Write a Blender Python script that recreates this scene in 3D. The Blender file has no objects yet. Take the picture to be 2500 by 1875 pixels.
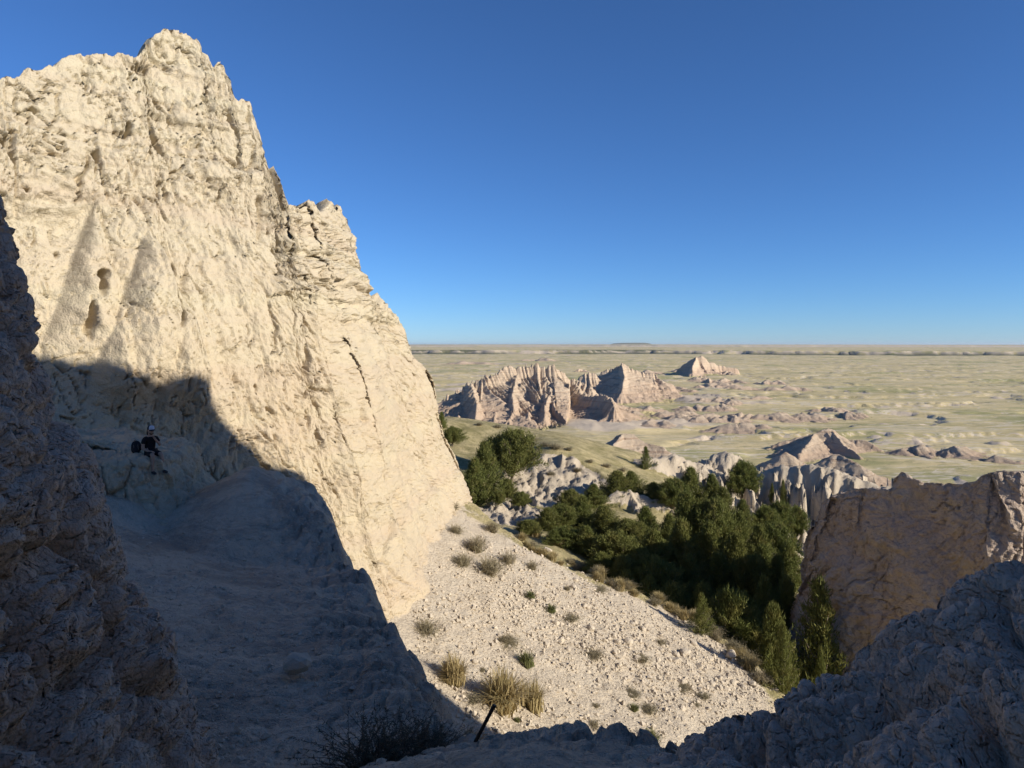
import bpy, math, random
import numpy as np
from mathutils import Vector, Matrix

# ------------------------------------------------------------------ camera, sky, sun, exposure
scn = bpy.context.scene
COL = scn.collection
F = 1785.0            # focal length in photo pixels (photo 2500 x 1875)
HV = 842.0            # row of the horizon
cam_d = bpy.data.cameras.new('camera'); cam = bpy.data.objects.new('camera', cam_d); COL.objects.link(cam)
cam.location = (0, 0, 0); cam.rotation_euler = (math.radians(90), 0, 0)
cam_d.sensor_fit = 'HORIZONTAL'; cam_d.sensor_width = 36.0; cam_d.lens = 36.0 * F / 2500.0
cam_d.shift_y = -(937.5 - HV) / 2500.0
cam_d.clip_start = 0.05; cam_d.clip_end = 200000.0
scn.camera = cam

SUN_AZ = math.radians(26.0)     # to the right of the view, this much behind it
SUN_EL = math.radians(21.0)
SH = np.array([math.cos(SUN_AZ), -math.sin(SUN_AZ)])
TE = math.tan(SUN_EL)
world = bpy.data.worlds.new('World'); scn.world = world; world.use_nodes = True
wn = world.node_tree.nodes; wl = world.node_tree.links; wn.clear()
sky = wn.new('ShaderNodeTexSky'); sky.sky_type = 'NISHITA'; sky.sun_disc = False
sky.sun_elevation = SUN_EL
sky.sun_rotation = math.radians(90.0) + SUN_AZ
sky.altitude = 2500.0; sky.air_density = 1.0; sky.dust_density = 0.4; sky.ozone_density = 9.0
bg = wn.new('ShaderNodeBackground'); bg.inputs['Strength'].default_value = 0.107
wo = wn.new('ShaderNodeOutputWorld'); wl.new(sky.outputs[0], bg.inputs[0]); wl.new(bg.outputs[0], wo.inputs[0])
sun_d = bpy.data.lights.new('sun', 'SUN'); sun_d.energy = 5.0; sun_d.angle = math.radians(0.53); sun_d.color = (1.0, 0.92, 0.79)
sun = bpy.data.objects.new('sun', sun_d); COL.objects.link(sun)
sdir = Vector((SH[0] * math.cos(SUN_EL), SH[1] * math.cos(SUN_EL), math.sin(SUN_EL)))
sun.rotation_euler = sdir.to_track_quat('Z', 'Y').to_euler(); sun.location = (60, -30, 60)
scn.view_settings.view_transform = 'Standard'; scn.view_settings.look = 'None'
scn.view_settings.gamma = 1.0; scn.view_settings.exposure = 0.40; scn.view_settings.use_curve_mapping = False
try:
    scn.cycles.max_bounces = 5; scn.cycles.diffuse_bounces = 3; scn.cycles.glossy_bounces = 1; scn.cycles.transparent_max_bounces = 4
except Exception:
    pass

# ------------------------------------------------------------------ noise
def hsh(ix, iy, seed):
    ix = ix.astype(np.int64).astype(np.uint32); iy = iy.astype(np.int64).astype(np.uint32)
    h = ix * np.uint32(374761393) + iy * np.uint32(668265263) + np.uint32((seed * 974634541 + 1013904223) & 0xffffffff)
    h = (h ^ (h >> np.uint32(13))) * np.uint32(1274126177)
    h = (h ^ (h >> np.uint32(16))) * np.uint32(2246822519)
    h = h ^ (h >> np.uint32(15))
    return (h & np.uint32(0xffffff)).astype(np.float32) / np.float32(16777216.0)

def vn(x, y, seed=0):
    x = np.asarray(x, np.float64); y = np.asarray(y, np.float64)
    ix = np.floor(x); iy = np.floor(y); fx = (x - ix).astype(np.float32); fy = (y - iy).astype(np.float32)
    fx = fx * fx * fx * (fx * (fx * 6 - 15) + 10); fy = fy * fy * fy * (fy * (fy * 6 - 15) + 10)
    a = hsh(ix, iy, seed); b = hsh(ix + 1, iy, seed); c = hsh(ix, iy + 1, seed); d = hsh(ix + 1, iy + 1, seed)
    return (a + (b - a) * fx) * (1 - fy) + (c + (d - c) * fx) * fy

def fbm(x, y, seed=0, o=4, g=0.5, l=2.03):
    s = 0; a = 1.0; t = 0
    for k in range(o):
        s = s + a * (vn(x, y, seed + 17 * k) * 2 - 1); t += a; a *= g
        x, y = x * l + 3.7, y * l - 1.3
    return s / t

def ridged(x, y, seed=0, o=3, g=0.5):
    s = 0; a = 1.0; t = 0
    for k in range(o):
        s = s + a * (1 - np.abs(vn(x, y, seed + 31 * k) * 2 - 1)); t += a; a *= g
        x, y = x * 2.07 + 9.1, y * 2.07 + 4.2
    return s / t

def worley(x, y, seed=0):
    x = np.asarray(x, np.float64); y = np.asarray(y, np.float64)
    ix = np.floor(x); iy = np.floor(y); f1 = np.full(x.shape, 9.0, np.float32); f2 = f1.copy(); cid = np.zeros(x.shape, np.float32)
    for dx in (-1, 0, 1):
        for dy in (-1, 0, 1):
            jx = ix + dx; jy = iy + dy
            px = jx + 0.08 + 0.84 * hsh(jx, jy, seed); py = jy + 0.08 + 0.84 * hsh(jx, jy, seed + 101)
            d = np.sqrt((x - px) ** 2 + (y - py) ** 2).astype(np.float32)
            c = hsh(jx, jy, seed + 211)
            near = d < f1
            f2 = np.where(near, f1, np.minimum(f2, d)); cid = np.where(near, c, cid); f1 = np.where(near, d, f1)
    return f1, f2, cid

def sstep(a, b, x):
    t = np.clip((x - a) / (b - a), 0, 1)
    return t * t * (3 - 2 * t)

def popcorn(x, y, seed=0):
    """rounded mudstone lumps with narrow gaps between, 0..1"""
    f1, f2, c = worley(x, y, seed)
    return np.sqrt(np.clip(1 - (f1 / 0.95) ** 2, 0, 1)) * (0.55 + 0.45 * sstep(0.0, 0.22, f2 - f1)) * (0.6 + 0.5 * c)

# ------------------------------------------------------------------ helpers
def P3(u, v, Y):
    return ((u - 1250.0) / F * Y, Y, (HV - v) / F * Y)

def proj(p):
    y = np.maximum(p[..., 1], 0.05)
    return 1250.0 + F * p[..., 0] / y, HV - F * p[..., 2] / y

def smooth1(a, k):
    if k < 1: return a
    w = np.hanning(2 * k + 3)[1:-1]; w /= w.sum()
    return np.convolve(np.pad(a, k, mode='edge'), w, 'valid')

def tag(o, label=None, cat=None, group=None, kind=None):
    if label: o['label'] = label
    if cat: o['category'] = cat
    if group: o['group'] = group
    if kind: o['kind'] = kind
    return o

def mesh_from(name, verts, loops, counts, mat, smooth=True, attrs=None, mats=None, midx=None):
    me = bpy.data.meshes.new(name)
    verts = np.ascontiguousarray(verts, np.float32); loops = np.ascontiguousarray(loops, np.int32).ravel(); counts = np.asarray(counts, np.int32)
    me.vertices.add(len(verts)); me.vertices.foreach_set('co', verts.ravel())
    me.loops.add(len(loops)); me.loops.foreach_set('vertex_index', loops)
    me.polygons.add(len(counts))
    st = np.zeros(len(counts), np.int32); st[1:] = np.cumsum(counts)[:-1]
    me.polygons.foreach_set('loop_start', st)
    try: me.polygons.foreach_set('loop_total', counts)
    except Exception: pass
    me.polygons.foreach_set('use_smooth', np.full(len(counts), smooth, bool))
    if mats:
        for m in mats: me.materials.append(m)
        me.polygons.foreach_set('material_index', np.asarray(midx, np.int32))
    else:
        me.materials.append(mat)
    for k, a in (attrs or {}).items():
        at = me.attributes.new(k, 'FLOAT', 'POINT'); at.data.foreach_set('value', np.ascontiguousarray(a, np.float32).ravel())
    me.update(); me.validate()
    return me

def obj(name, me, parent=None):
    o = bpy.data.objects.new(name, me); COL.objects.link(o)
    if parent: o.parent = parent
    return o

def grid_mesh(name, Pg, mat, attrs=None, flip=False, keep=None, smooth=True):
    r, c = Pg.shape[:2]
    i = np.arange((r - 1) * (c - 1)); a = (i // (c - 1)) * c + i % (c - 1)
    q = np.stack([a, a + 1, a + c + 1, a + c], 1)
    if flip: q = q[:, ::-1]
    if keep is not None:
        q = q[keep.ravel()]
    return mesh_from(name, Pg.reshape(-1, 3), q, np.full(len(q), 4), mat, smooth, attrs)

def grid_normals(Pg):
    du = np.gradient(Pg, axis=1); dv = np.gradient(Pg, axis=0)
    n = np.cross(du, dv); n /= np.maximum(np.linalg.norm(n, axis=2, keepdims=True), 1e-9)
    return n

# ------------------------------------------------------------------ materials
class NT:
    def __init__(s, name):
        s.m = bpy.data.materials.new(name); s.m.use_nodes = True
        s.t = s.m.node_tree; s.n = s.t.nodes; s.l = s.t.links; s.n.clear()
        s.out = s.n.new('ShaderNodeOutputMaterial'); s.b = s.n.new('ShaderNodeBsdfPrincipled')
        s.l.new(s.b.outputs[0], s.out.inputs[0]); s.b.inputs['Roughness'].default_value = 0.95
        s.b.inputs['Specular IOR Level'].default_value = 0.12
        s.geo = s.n.new('ShaderNodeNewGeometry')
    def pos(s): return s.geo.outputs['Position']
    def mapv(s, scale, src=None, rot=(0, 0, 0)):
        m = s.n.new('ShaderNodeMapping'); m.inputs['Scale'].default_value = scale if hasattr(scale, '__len__') else (scale,) * 3
        m.inputs['Rotation'].default_value = rot
        s.l.new(src or s.pos(), m.inputs['Vector']); return m.outputs[0]
    def noise(s, scale, detail=4, rough=0.55, dist=0.0, src=None):
        t = s.n.new('ShaderNodeTexNoise'); s.l.new(src if src is not None else s.pos(), t.inputs['Vector'])
        t.inputs['Scale'].default_value = scale; t.inputs['Detail'].default_value = detail
        t.inputs['Roughness'].default_value = rough; t.inputs['Distortion'].default_value = dist
        return t.outputs['Fac']
    def vor(s, scale, feature='F1', src=None, out='Distance'):
        t = s.n.new('ShaderNodeTexVoronoi'); t.feature = feature; s.l.new(src if src is not None else s.pos(), t.inputs['Vector'])
        t.inputs['Scale'].default_value = scale; return t.outputs[out]
    def ramp(s, fac, stops, interp='LINEAR'):
        r = s.n.new('ShaderNodeValToRGB'); e = r.color_ramp.elements; r.color_ramp.interpolation = interp
        while len(e) < len(stops): e.new(0.5)
        for k, (p, c) in enumerate(stops):
            e[k].position = p; e[k].color = (c[0], c[1], c[2], 1) if hasattr(c, '__len__') else (c, c, c, 1)
        s.l.new(fac, r.inputs[0]); return r.outputs[0]
    def mix(s, fac, a, b, mode='MIX'):
        m = s.n.new('ShaderNodeMix'); m.data_type = 'RGBA'; m.blend_type = mode
        for inp, v in ((m.inputs[0], fac), (m.inputs[6], a), (m.inputs[7], b)):
            if hasattr(v, 'is_linked'): s.l.new(v, inp)
            elif hasattr(v, '__len__'): inp.default_value = (v[0], v[1], v[2], 1)
            else: inp.default_value = v
        return m.outputs[2]
    def math(s, op, a, b=0.0, clamp=False):
        m = s.n.new('ShaderNodeMath'); m.operation = op; m.use_clamp = clamp
        for inp, v in zip(m.inputs, (a, b)):
            if hasattr(v, 'is_linked'): s.l.new(v, inp)
            else: inp.default_value = v
        return m.outputs[0]
    def sep(s, src=None):
        x = s.n.new('ShaderNodeSeparateXYZ'); s.l.new(src or s.pos(), x.inputs[0]); return x.outputs
    def attr(s, name):
        a = s.n.new('ShaderNodeAttribute'); a.attribute_name = name; return a.outputs['Fac']
    def color(s, c):
        if hasattr(c, 'is_linked'): s.l.new(c, s.b.inputs['Base Color'])
        else: s.b.inputs['Base Color'].default_value = (c[0], c[1], c[2], 1)
    def bump(s, h, dist, strength=1.0, prev=None):
        b = s.n.new('ShaderNodeBump'); b.inputs['Distance'].default_value = dist; b.inputs['Strength'].default_value = strength
        s.l.new(h, b.inputs['Height'])
        if prev is not None: s.l.new(prev, b.inputs['Normal'])
        s.l.new(b.outputs[0], s.b.inputs['Normal']); return b.outputs[0]

def rock_mat(name, light, mid, dark, sc=1.0, band=None, bumps=((9.0, 0.03), (40.0, 0.01)), bandscale=0.55, bandmix=0.5):
    t = NT(name)
    n1 = t.noise(0.35 * sc, 5, 0.6); n2 = t.noise(2.3 * sc, 6, 0.65, 0.4)
    c = t.mix(t.ramp(n1, ((0.35, 0), (0.68, 1))), light, mid)
    c = t.mix(t.math('MULTIPLY', t.ramp(n2, ((0.45, 0), (0.75, 1))), 0.5), c, dark)
    if name == 'cliff_mudstone':
        zz_ = t.math('ADD', t.sep()[2], t.math('MULTIPLY', t.math('SUBTRACT', t.noise(0.25, 4), 0.5), 6.0))
        c = t.mix(t.ramp(t.math('DIVIDE', t.math('ADD', zz_, 8.0), 16.0), ((0.30, 0), (0.75, 0.85))), c, (0.515, 0.455, 0.33))
    if band:
        z = t.sep()[2]
        wob = t.math('ADD', z, t.math('MULTIPLY', t.noise(0.15 * sc, 3), 1.6 / sc))
        comb = t.n.new('ShaderNodeCombineXYZ'); t.l.new(wob, comb.inputs[2])
        bn = t.noise(bandscale, 4, 0.7, 0.0, comb.outputs[0])
        c = t.mix(t.math('MULTIPLY', t.ramp(bn, ((0.42, 0), (0.62, 1))), bandmix), c, band)
    t.color(c)
    prev = None
    if name == 'near_mudstone':
        wv = t.n.new('ShaderNodeVectorMath'); wv.operation = 'ADD'; t.l.new(t.pos(), wv.inputs[0])
        nz = t.n.new('ShaderNodeTexNoise'); nz.inputs['Scale'].default_value = 4.0; nz.inputs['Detail'].default_value = 3; t.l.new(t.pos(), nz.inputs['Vector'])
        sc_ = t.n.new('ShaderNodeVectorMath'); sc_.operation = 'SCALE'; sc_.inputs['Scale'].default_value = 0.25; t.l.new(nz.outputs['Color'], sc_.inputs[0]); t.l.new(sc_.outputs[0], wv.inputs[1])
        for s_, d_ in ((4.0, 0.030), (10.0, 0.012)):
            e_ = t.math('MINIMUM', t.math('MULTIPLY', t.vor(s_, 'DISTANCE_TO_EDGE', wv.outputs[0]), 7.0), 1.0)
            prev = t.bump(e_, d_, 0.8, prev)
    for s_, d_ in bumps:
        h = t.math('ADD', t.noise(s_, 5, 0.6), t.math('MULTIPLY', t.vor(s_ * 1.3), -0.7))
        prev = t.bump(h, d_, 1.0, prev)
    return t.m

M = {}
M['cliff'] = rock_mat('cliff_mudstone', (0.50, 0.425, 0.295), (0.50, 0.41, 0.28), (0.42, 0.35, 0.245), 1.0, (0.45, 0.35, 0.26), ((3.2, 0.045), (11.0, 0.03), (38.0, 0.012)))
M['fin'] = rock_mat('fin_mudstone', (0.47, 0.39, 0.30), (0.45, 0.355, 0.27), (0.36, 0.285, 0.22), 0.8, (0.46, 0.34, 0.26), ((2.6, 0.18), (9.0, 0.06), (30.0, 0.012)))
M['near'] = rock_mat('near_mudstone', (0.60, 0.475, 0.36), (0.57, 0.43, 0.32), (0.44, 0.335, 0.255), 3.0, None, ((15.0, 0.022), (50.0, 0.008)))

def ground_mat():
    t = NT('badland_ground')
    bare1 = t.mix(t.ramp(t.noise(0.5, 5, 0.6), ((0.35, 0), (0.65, 1))), (0.59, 0.505, 0.385), (0.55, 0.46, 0.34))
    bare = t.mix(t.math('MULTIPLY', t.ramp(t.noise(6.0, 6, 0.7), ((0.45, 0), (0.7, 1))), 0.45), bare1, (0.43, 0.365, 0.28))
    mott = t.ramp(t.noise(1.0, 7, 0.75, 0.8, t.mapv((0.55, 0.9, 0.7))), ((0.46, 0), (0.60, 1)))
    bare = t.mix(t.math('MULTIPLY', t.math('MULTIPLY', mott, t.attr('floor')), 0.75), bare, (0.32, 0.27, 0.21))
    grass = t.mix(t.ramp(t.noise(0.35, 7, 0.75, 0.5), ((0.38, 0), (0.62, 1))), (0.24, 0.21, 0.095), (0.50, 0.41, 0.225))
    grass = t.mix(t.math('MULTIPLY', t.ramp(t.noise(2.5, 5, 0.75), ((0.5, 0), (0.62, 1))), 0.6), grass, (0.19, 0.165, 0.075))
    white = t.mix(t.noise(1.5, 4), (0.56, 0.475, 0.36), (0.48, 0.395, 0.285))
    c = t.mix(t.attr('white'), bare, white)
    c = t.mix(t.ramp(t.math('ADD', t.attr('grass'), t.math('MULTIPLY', t.math('SUBTRACT', t.noise(0.9, 6, 0.75), 0.5), 0.9)), ((0.42, 0), (0.58, 1))), c, grass)
    t.color(c)
    p = t.bump(t.math('MULTIPLY', t.math('ADD', t.noise(1.3, 7, 0.75), t.math('MULTIPLY', t.vor(1.6), -0.5)), t.math('ADD', t.math('MULTIPLY', t.attr('white'), 0.9), 0.1)), 0.18)
    p = t.bump(t.math('ADD', t.noise(5.0, 6, 0.7), t.math('MULTIPLY', t.vor(7.0), -0.6)), 0.09, 1.0, p)
    t.bump(t.math('ADD', t.noise(28.0, 4, 0.65), t.math('MULTIPLY', t.vor(34.0), -0.7)), 0.025, 1.0, p)
    return t.m
M['ground'] = ground_mat()

def plain_mat():
    t = NT('prairie')
    m1 = t.mapv((0.004, 0.011, 0.01)); m2 = t.mapv((0.016, 0.045, 0.03)); m3 = t.mapv((0.05, 0.13, 0.05))
    n1 = t.noise(1.0, 8, 0.7, 0.6, m1); n2 = t.noise(1.0, 7, 0.75, 0.6, m2); n3 = t.noise(1.0, 6, 0.75, 0.5, m3)
    g = t.mix(t.ramp(n1, ((0.38, 0), (0.60, 1))), (0.45, 0.375, 0.175), (0.68, 0.545, 0.29))
    g = t.mix(t.math('MULTIPLY', t.ramp(n2, ((0.46, 0), (0.58, 1))), 0.7), g, (0.70, 0.575, 0.33))
    g = t.mix(t.math('MULTIPLY', t.ramp(n3, ((0.52, 0), (0.62, 1))), 0.6), g, (0.27, 0.245, 0.115))
    g = t.mix(t.math('MULTIPLY', t.ramp(t.noise(0.006, 5, 0.65), ((0.52, 0), (0.62, 1))), 0.6), g, (0.25, 0.27, 0.10))
    for sc, wd_ in ((0.0022, 0.010), (0.006, 0.012)):                                    # pale dry washes
        nn_ = t.noise(1.0, 6, 0.6, 1.2, t.mapv((sc, sc * 2.2, sc)))
        ln_ = t.ramp(t.math('ABSOLUTE', t.math('SUBTRACT', nn_, 0.5)), ((0.0, 1), (wd_, 0)))
        g = t.mix(t.math('MULTIPLY', ln_, 0.8), g, (0.70, 0.61, 0.46))
    bare = t.mix(t.noise(0.05, 5, 0.6), (0.58, 0.46, 0.33), (0.66, 0.56, 0.42))
    c = t.mix(t.ramp(t.math('ADD', t.attr('bare'), t.math('MULTIPLY', t.math('SUBTRACT', t.noise(0.03, 7, 0.8), 0.5), 1.0)), ((0.4, 0), (0.6, 1))), g, bare)
    c = t.mix(t.attr('wood'), c, (0.055, 0.07, 0.035))
    t.color(c)
    t.bump(t.noise(1.0, 8, 0.75, 0.4, t.mapv((0.05, 0.09, 0.08))), 1.8)
    return t.m
M['plain'] = plain_mat()

def butte_mat():
    t = NT('butte_strata')
    z = t.sep()[2]
    wob = t.math('ADD', z, t.math('MULTIPLY', t.noise(0.02, 3), 3.0))
    comb = t.n.new('ShaderNodeCombineXYZ'); t.l.new(wob, comb.inputs[2])
    bn = t.noise(0.42, 5, 0.8, 0.0, comb.outputs[0])
    c = t.ramp(bn, ((0.30, (0.40, 0.28, 0.19)), (0.42, (0.52, 0.395, 0.275)), (0.50, (0.57, 0.46, 0.335)), (0.57, (0.41, 0.29, 0.20)), (0.66, (0.57, 0.46, 0.335))))
    c = t.mix(t.math('MULTIPLY', t.ramp(t.attr('hgt'), ((0.2, 1), (0.5, 0))), 0.6), c, (0.47, 0.335, 0.235))
    c = t.mix(t.math('MULTIPLY', t.ramp(t.noise(0.2, 7, 0.75), ((0.52, 0), (0.7, 1))), 0.4), c, (0.50, 0.41, 0.30))
    g = t.mix(t.noise(0.05, 5, 0.7), (0.33, 0.295, 0.14), (0.58, 0.48, 0.27))
    c = t.mix(t.ramp(t.math('ADD', t.attr('grass'), t.math('MULTIPLY', t.math('SUBTRACT', t.noise(0.09, 6, 0.75), 0.5), 0.9)), ((0.35, 0), (0.6, 1))), c, g)
    t.color(c)
    p = t.bump(t.noise(0.35, 7, 0.75), 1.0)
    t.bump(t.math('ADD', t.noise(1.4, 5, 0.7), t.math('MULTIPLY', t.vor(0.9), -0.6)), 0.35, 1.0, p)
    return t.m
M['butte'] = butte_mat()

# ------------------------------------------------------------------ walls (cliff, fin)
def dense_curve(pts, k=40, n=2000):
    pts = np.array(pts, float); d = np.r_[0, np.cumsum(np.hypot(*np.diff(pts, axis=0).T))]
    s = np.linspace(0, d[-1], n)
    x = smooth1(np.interp(s, d, pts[:, 0]), k); y = smooth1(np.interp(s, d, pts[:, 1]), k)
    return s, x, y

def wall_base(curve, ncol, nrow, zbot, lean, flare, sil, ztop, ucols=None, side=1, nback=40, back=(0.5, 1.1), H=None, trow=1.0):
    """curve in plan; crest height solved from the silhouette row sil(u).  Returns undisplaced grid, a, z, normal, front rows."""
    s, x, y = dense_curve(curve)
    if ucols is not None:
        uu = 1250 + F * x / np.maximum(y, 0.5)
        w = np.abs(np.gradient(uu)) + ucols * np.gradient(s); cs = np.cumsum(w); cs = (cs - cs[0]) / (cs[-1] - cs[0])
        idx = np.interp(np.linspace(0, 1, ncol), cs, np.arange(len(s)))
    else:
        idx = np.linspace(0, len(s) - 1, ncol)
    tx = np.gradient(x, s); ty = np.gradient(y, s); nn = np.hypot(tx, ty)
    off = lambda z: -lean * (z - zbot) + flare * np.exp(-(z - zbot) / 2.5)
    for again in (0, 1):
        f = lambda q: np.interp(idx, np.arange(len(s)), q)
        nx, ny = f(ty / nn) * side, f(-tx / nn) * side
        l = np.hypot(nx, ny); nx /= l; ny /= l
        A, X, Y = f(s), f(x), f(y)
        zz = np.arange(ztop, zbot + 0.2, -0.04)[:, None]
        o = off(zz)
        px = X + nx * o; py = np.maximum(Y + ny * o, 0.5)
        u = 1250 + F * px / py; v = HV - F * zz / py
        ok = v >= sil(u)
        H = zz[np.argmax(ok, axis=0), 0]; H = np.where(ok.any(axis=0), H, zbot + 0.3)
        for i in range(1, ncol): H[i] = min(H[i], H[i - 1] + 7.0 * (A[i] - A[i - 1]))
        for i in range(ncol - 2, -1, -1): H[i] = min(H[i], H[i + 1] + 7.0 * (A[i + 1] - A[i]))
        if not again:                                   # crowd the columns where the crest steps, so that the mesh does not shear
            w = 1.0 / ncol + 0.55 * smooth1(np.abs(np.gradient(H)), 2) / np.abs(np.gradient(H)).sum(); cs = np.cumsum(w); cs = (cs - cs[0]) / (cs[-1] - cs[0])
            idx = np.interp(np.linspace(0, 1, ncol), cs, idx)
    t = np.linspace(0, 1, nrow)[:, None] ** trow
    An = np.linspace(A[0], A[-1], 1500); Hs = np.interp(A, An, smooth1(smooth1(np.interp(An, A, H), 90), 90))
    z = zbot + (Hs - zbot) * t + (H - Hs) * sstep(0.62, 1.0, t)
    o = off(z)
    G = np.stack([X + nx * o, Y + ny * o, z], 2)
    tb = (np.linspace(0, 1, nback + 1)[1:, None]) ** 1.5
    zb = H - (H - zbot) * tb
    ob = off(H[None, :]) - back[0] * np.sqrt(np.minimum(tb * 30, 1)) - back[1] * (H - zb)
    B = np.stack([X + nx * ob, Y + ny * ob, zb], 2)
    Z = np.vstack([z, zb]); Gf = np.concatenate([G, B], 0)
    Aa = np.broadcast_to(A, Z.shape)
    N = np.stack([np.broadcast_to(nx, Z.shape), np.broadcast_to(ny, Z.shape), np.zeros(Z.shape)], 2)
    return Gf, Aa, Z, N, H, nrow

SIL = np.array([(-900, 330), (-300, 260), (0, 188), (45, 176), (59, 158), (68, 158), (75, 166), (104, 165), (163, 145), (217, 133), (271, 136), (339, 136), (355, 120), (366, 95),
    (384, 75), (402, 70), (420, 75), (447, 70), (470, 86), (490, 102), (494, 129), (508, 133), (517, 156), (538, 149), (558, 167), (560, 212), (563, 237), (574, 246),
    (615, 248), (633, 264), (642, 280), (651, 362), (656, 429), (667, 452), (669, 488), (689, 511), (714, 506), (723, 511), (750, 499), (768, 513), (796, 513), (809, 497),
    (816, 493), (818, 511), (836, 511), (845, 556), (854, 624), (870, 651), (879, 691), (888, 719), (893, 700), (898, 700), (901, 732), (922, 734), (936, 746), (970, 780), (995, 842),
    (1000, 865), (1029, 893), (1057, 927), (1066, 961), (1071, 1023), (1108, 1085), (1130, 1141), (1164, 1187), (1184, 1221), (1188, 1260), (1230, 1330), (1400, 1700)], float)
sil_cliff = lambda u: np.interp(u, SIL[:, 0], SIL[:, 1])
cliff_curve = [(-16.8, 15.2), (-13.6, 19.3), (-11.3, 22.3), (-9.0, 24.6), (-6.6, 27.4), (-4.2, 30.6), (-2.9, 34), (-2.5, 39), (-2.4, 44), (-1.7, 49), (-1.7, 52), (-4, 56)]
CG, CA, CZ, CN, CH, CR = wall_base(cliff_curve, 690, 550, -17.0, 0.30, 1.0, sil_cliff, 16.0, ucols=6.0, nback=24)
CU, CV = proj(CG)

def cliff_disp(A, Z, U, V, H):
    top = sstep(560, 430, V + 45 * fbm(A * 0.5, Z * 0.5, 3))           # rough caprock
    cap_r = sstep(650, 690, U) * sstep(800, 690, V - 0.35 * (U - 700) + 40 * fbm(A * 0.6, Z * 0.6, 4))
    rough = np.clip(np.maximum(top, cap_r), 0, 1)
    Ac = np.interp(30.6, CG[0, :, 1], CA[0])                 # beyond the corner the face recedes: longer forms along it
    A = np.where(A > Ac, Ac + (A - Ac) * 0.42, A)
    A0 = CA[0]; Hm = np.min([np.interp(A0 + dA, A0, H) for dA in np.linspace(-0.3, 0.3, 13)], axis=0)
    An = np.linspace(A0[0], A0[-1], 1500); Hm = np.interp(A0, An, smooth1(np.interp(An, A0, Hm), 8))
    keep = 1 - 0.6 * np.exp(-np.maximum(Hm - Z, 0) / 1.1)
    low = 1 - rough
    d = keep * (0.6 * fbm(A * 0.16, Z * 0.13, 5, 4) + 0.40 * fbm(A * 0.5, Z * 0.35, 6, 4))
    wx = A + 0.55 * fbm(A * 0.7, Z * 0.5, 8, 4); zz = Z + 0.3 * fbm(A * 0.5, Z * 0.5, 11, 4)
    # caprock: upright blocks, ledges, cracks, pits
    d += keep * rough * 0.22 * fbm(wx * 1.1, Z * 0.3, 10, 5)
    d += keep * rough * 0.30 * (sstep(0.3, 0.7, vn(zz * 1.1, A * 0.08, 12)) - 0.5)
    d += keep * rough * 0.12 * (sstep(0.3, 0.7, vn(zz * 3.7, A * 0.2, 13)) - 0.5)
    for sx, sz, cd, blk, m0, sd in ((0.9, 0.26, 0.50, 0.12, 0.56, 14), (2.3, 0.7, 0.42, 0.10, 0.50, 16), (5.0, 1.9, 0.26, 0.08, 0.42, 18)):
        f1, f2, c = worley(wx * sx, zz * sz, sd)
        d += rough * (blk * (c - 0.5) - cd * (1 - sstep(0.0, 0.10, f2 - f1)) * sstep(m0, m0 + 0.2, vn(A * sx * 0.45, Z * sx * 0.35, sd + 1)))
    pit = sstep(0.80, 0.92, popcorn(wx * 1.8, zz * 1.2, 19)) * sstep(0.5, 0.65, vn(A * 0.4, Z * 0.4, 20))
    d -= rough * 0.22 * pit
    bed = cap_r * keep
    d += bed * 0.15 * (sstep(0.35, 0.6, vn(zz * 2.0, A * 0.15, 130)) - 0.5) + bed * 0.10 * (sstep(0.35, 0.6, vn(zz * 5.0, A * 0.3, 131)) - 0.5)
    f1, f2, c = worley(wx * 1.5, zz * 1.3, 132); d += cap_r * (0.14 * (c - 0.5) - 0.25 * (1 - sstep(0, 0.09, f2 - f1)))
    # popcorn crust
    pm = sstep(0.38, 0.62, vn(A * 0.25 + 4, Z * 0.3, 120))
    d += (0.05 + 0.06 * pm + 0.04 * rough) * (popcorn(wx * 2.4, zz * 1.6, 21) - 0.5)
    d += (0.04 + 0.05 * pm + 0.06 * rough) * (popcorn(wx * 6.0, zz * 3.8, 22) - 0.5)
    d += 0.05 * fbm(A * 9, Z * 7, 122, 2)
    # smooth lower slopes: drapes, rills, small cracks
    q = A * 0.95 + Z * 0.16 + 0.7 * fbm(A * 0.45, Z * 0.4, 23, 4)
    d += low * (0.20 * (ridged(q * 1.9, Z * 0.16, 224, 3) - 0.6) + 0.16 * (ridged(q * 0.9, Z * 0.22, 24, 3) - 0.6) + 0.11 * fbm(q * 2.6, Z * 0.7, 25, 4))
    for sx, sz, cd, m0, sd in ((1.2, 0.35, 0.36, 0.58, 26), (3.0, 0.8, 0.24, 0.54, 28), (6.5, 1.8, 0.13, 0.48, 128)):
        f1, f2, c = worley(q * sx, (Z + 0.3 * fbm(A, Z, sd + 5, 3)) * sz, sd)
        d += low * (cd * 0.35 * (c - 0.5) - cd * (1 - sstep(0.0, 0.09, f2 - f1)) * sstep(m0, m0 + 0.16, vn(A * sx * 0.5, Z * sx * 0.35, sd + 1)))
    # broad forms seen in the photograph: scooped alcoves, drapes and buttresses under the caprock, a hole, a fissure
    WU = 16 * fbm(A * 1.6, Z * 1.6, 34, 4); WV = 16 * fbm(A * 1.6, Z * 1.6, 35, 4)
    def blob(cu, cv, ru, rv, amp, p=2.0):
        r = (np.abs((U + WU - cu) / ru) ** p + np.abs((V + WV - cv) / rv) ** p)
        return amp * np.clip(1 - r, 0, 1) ** 1.3
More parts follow.
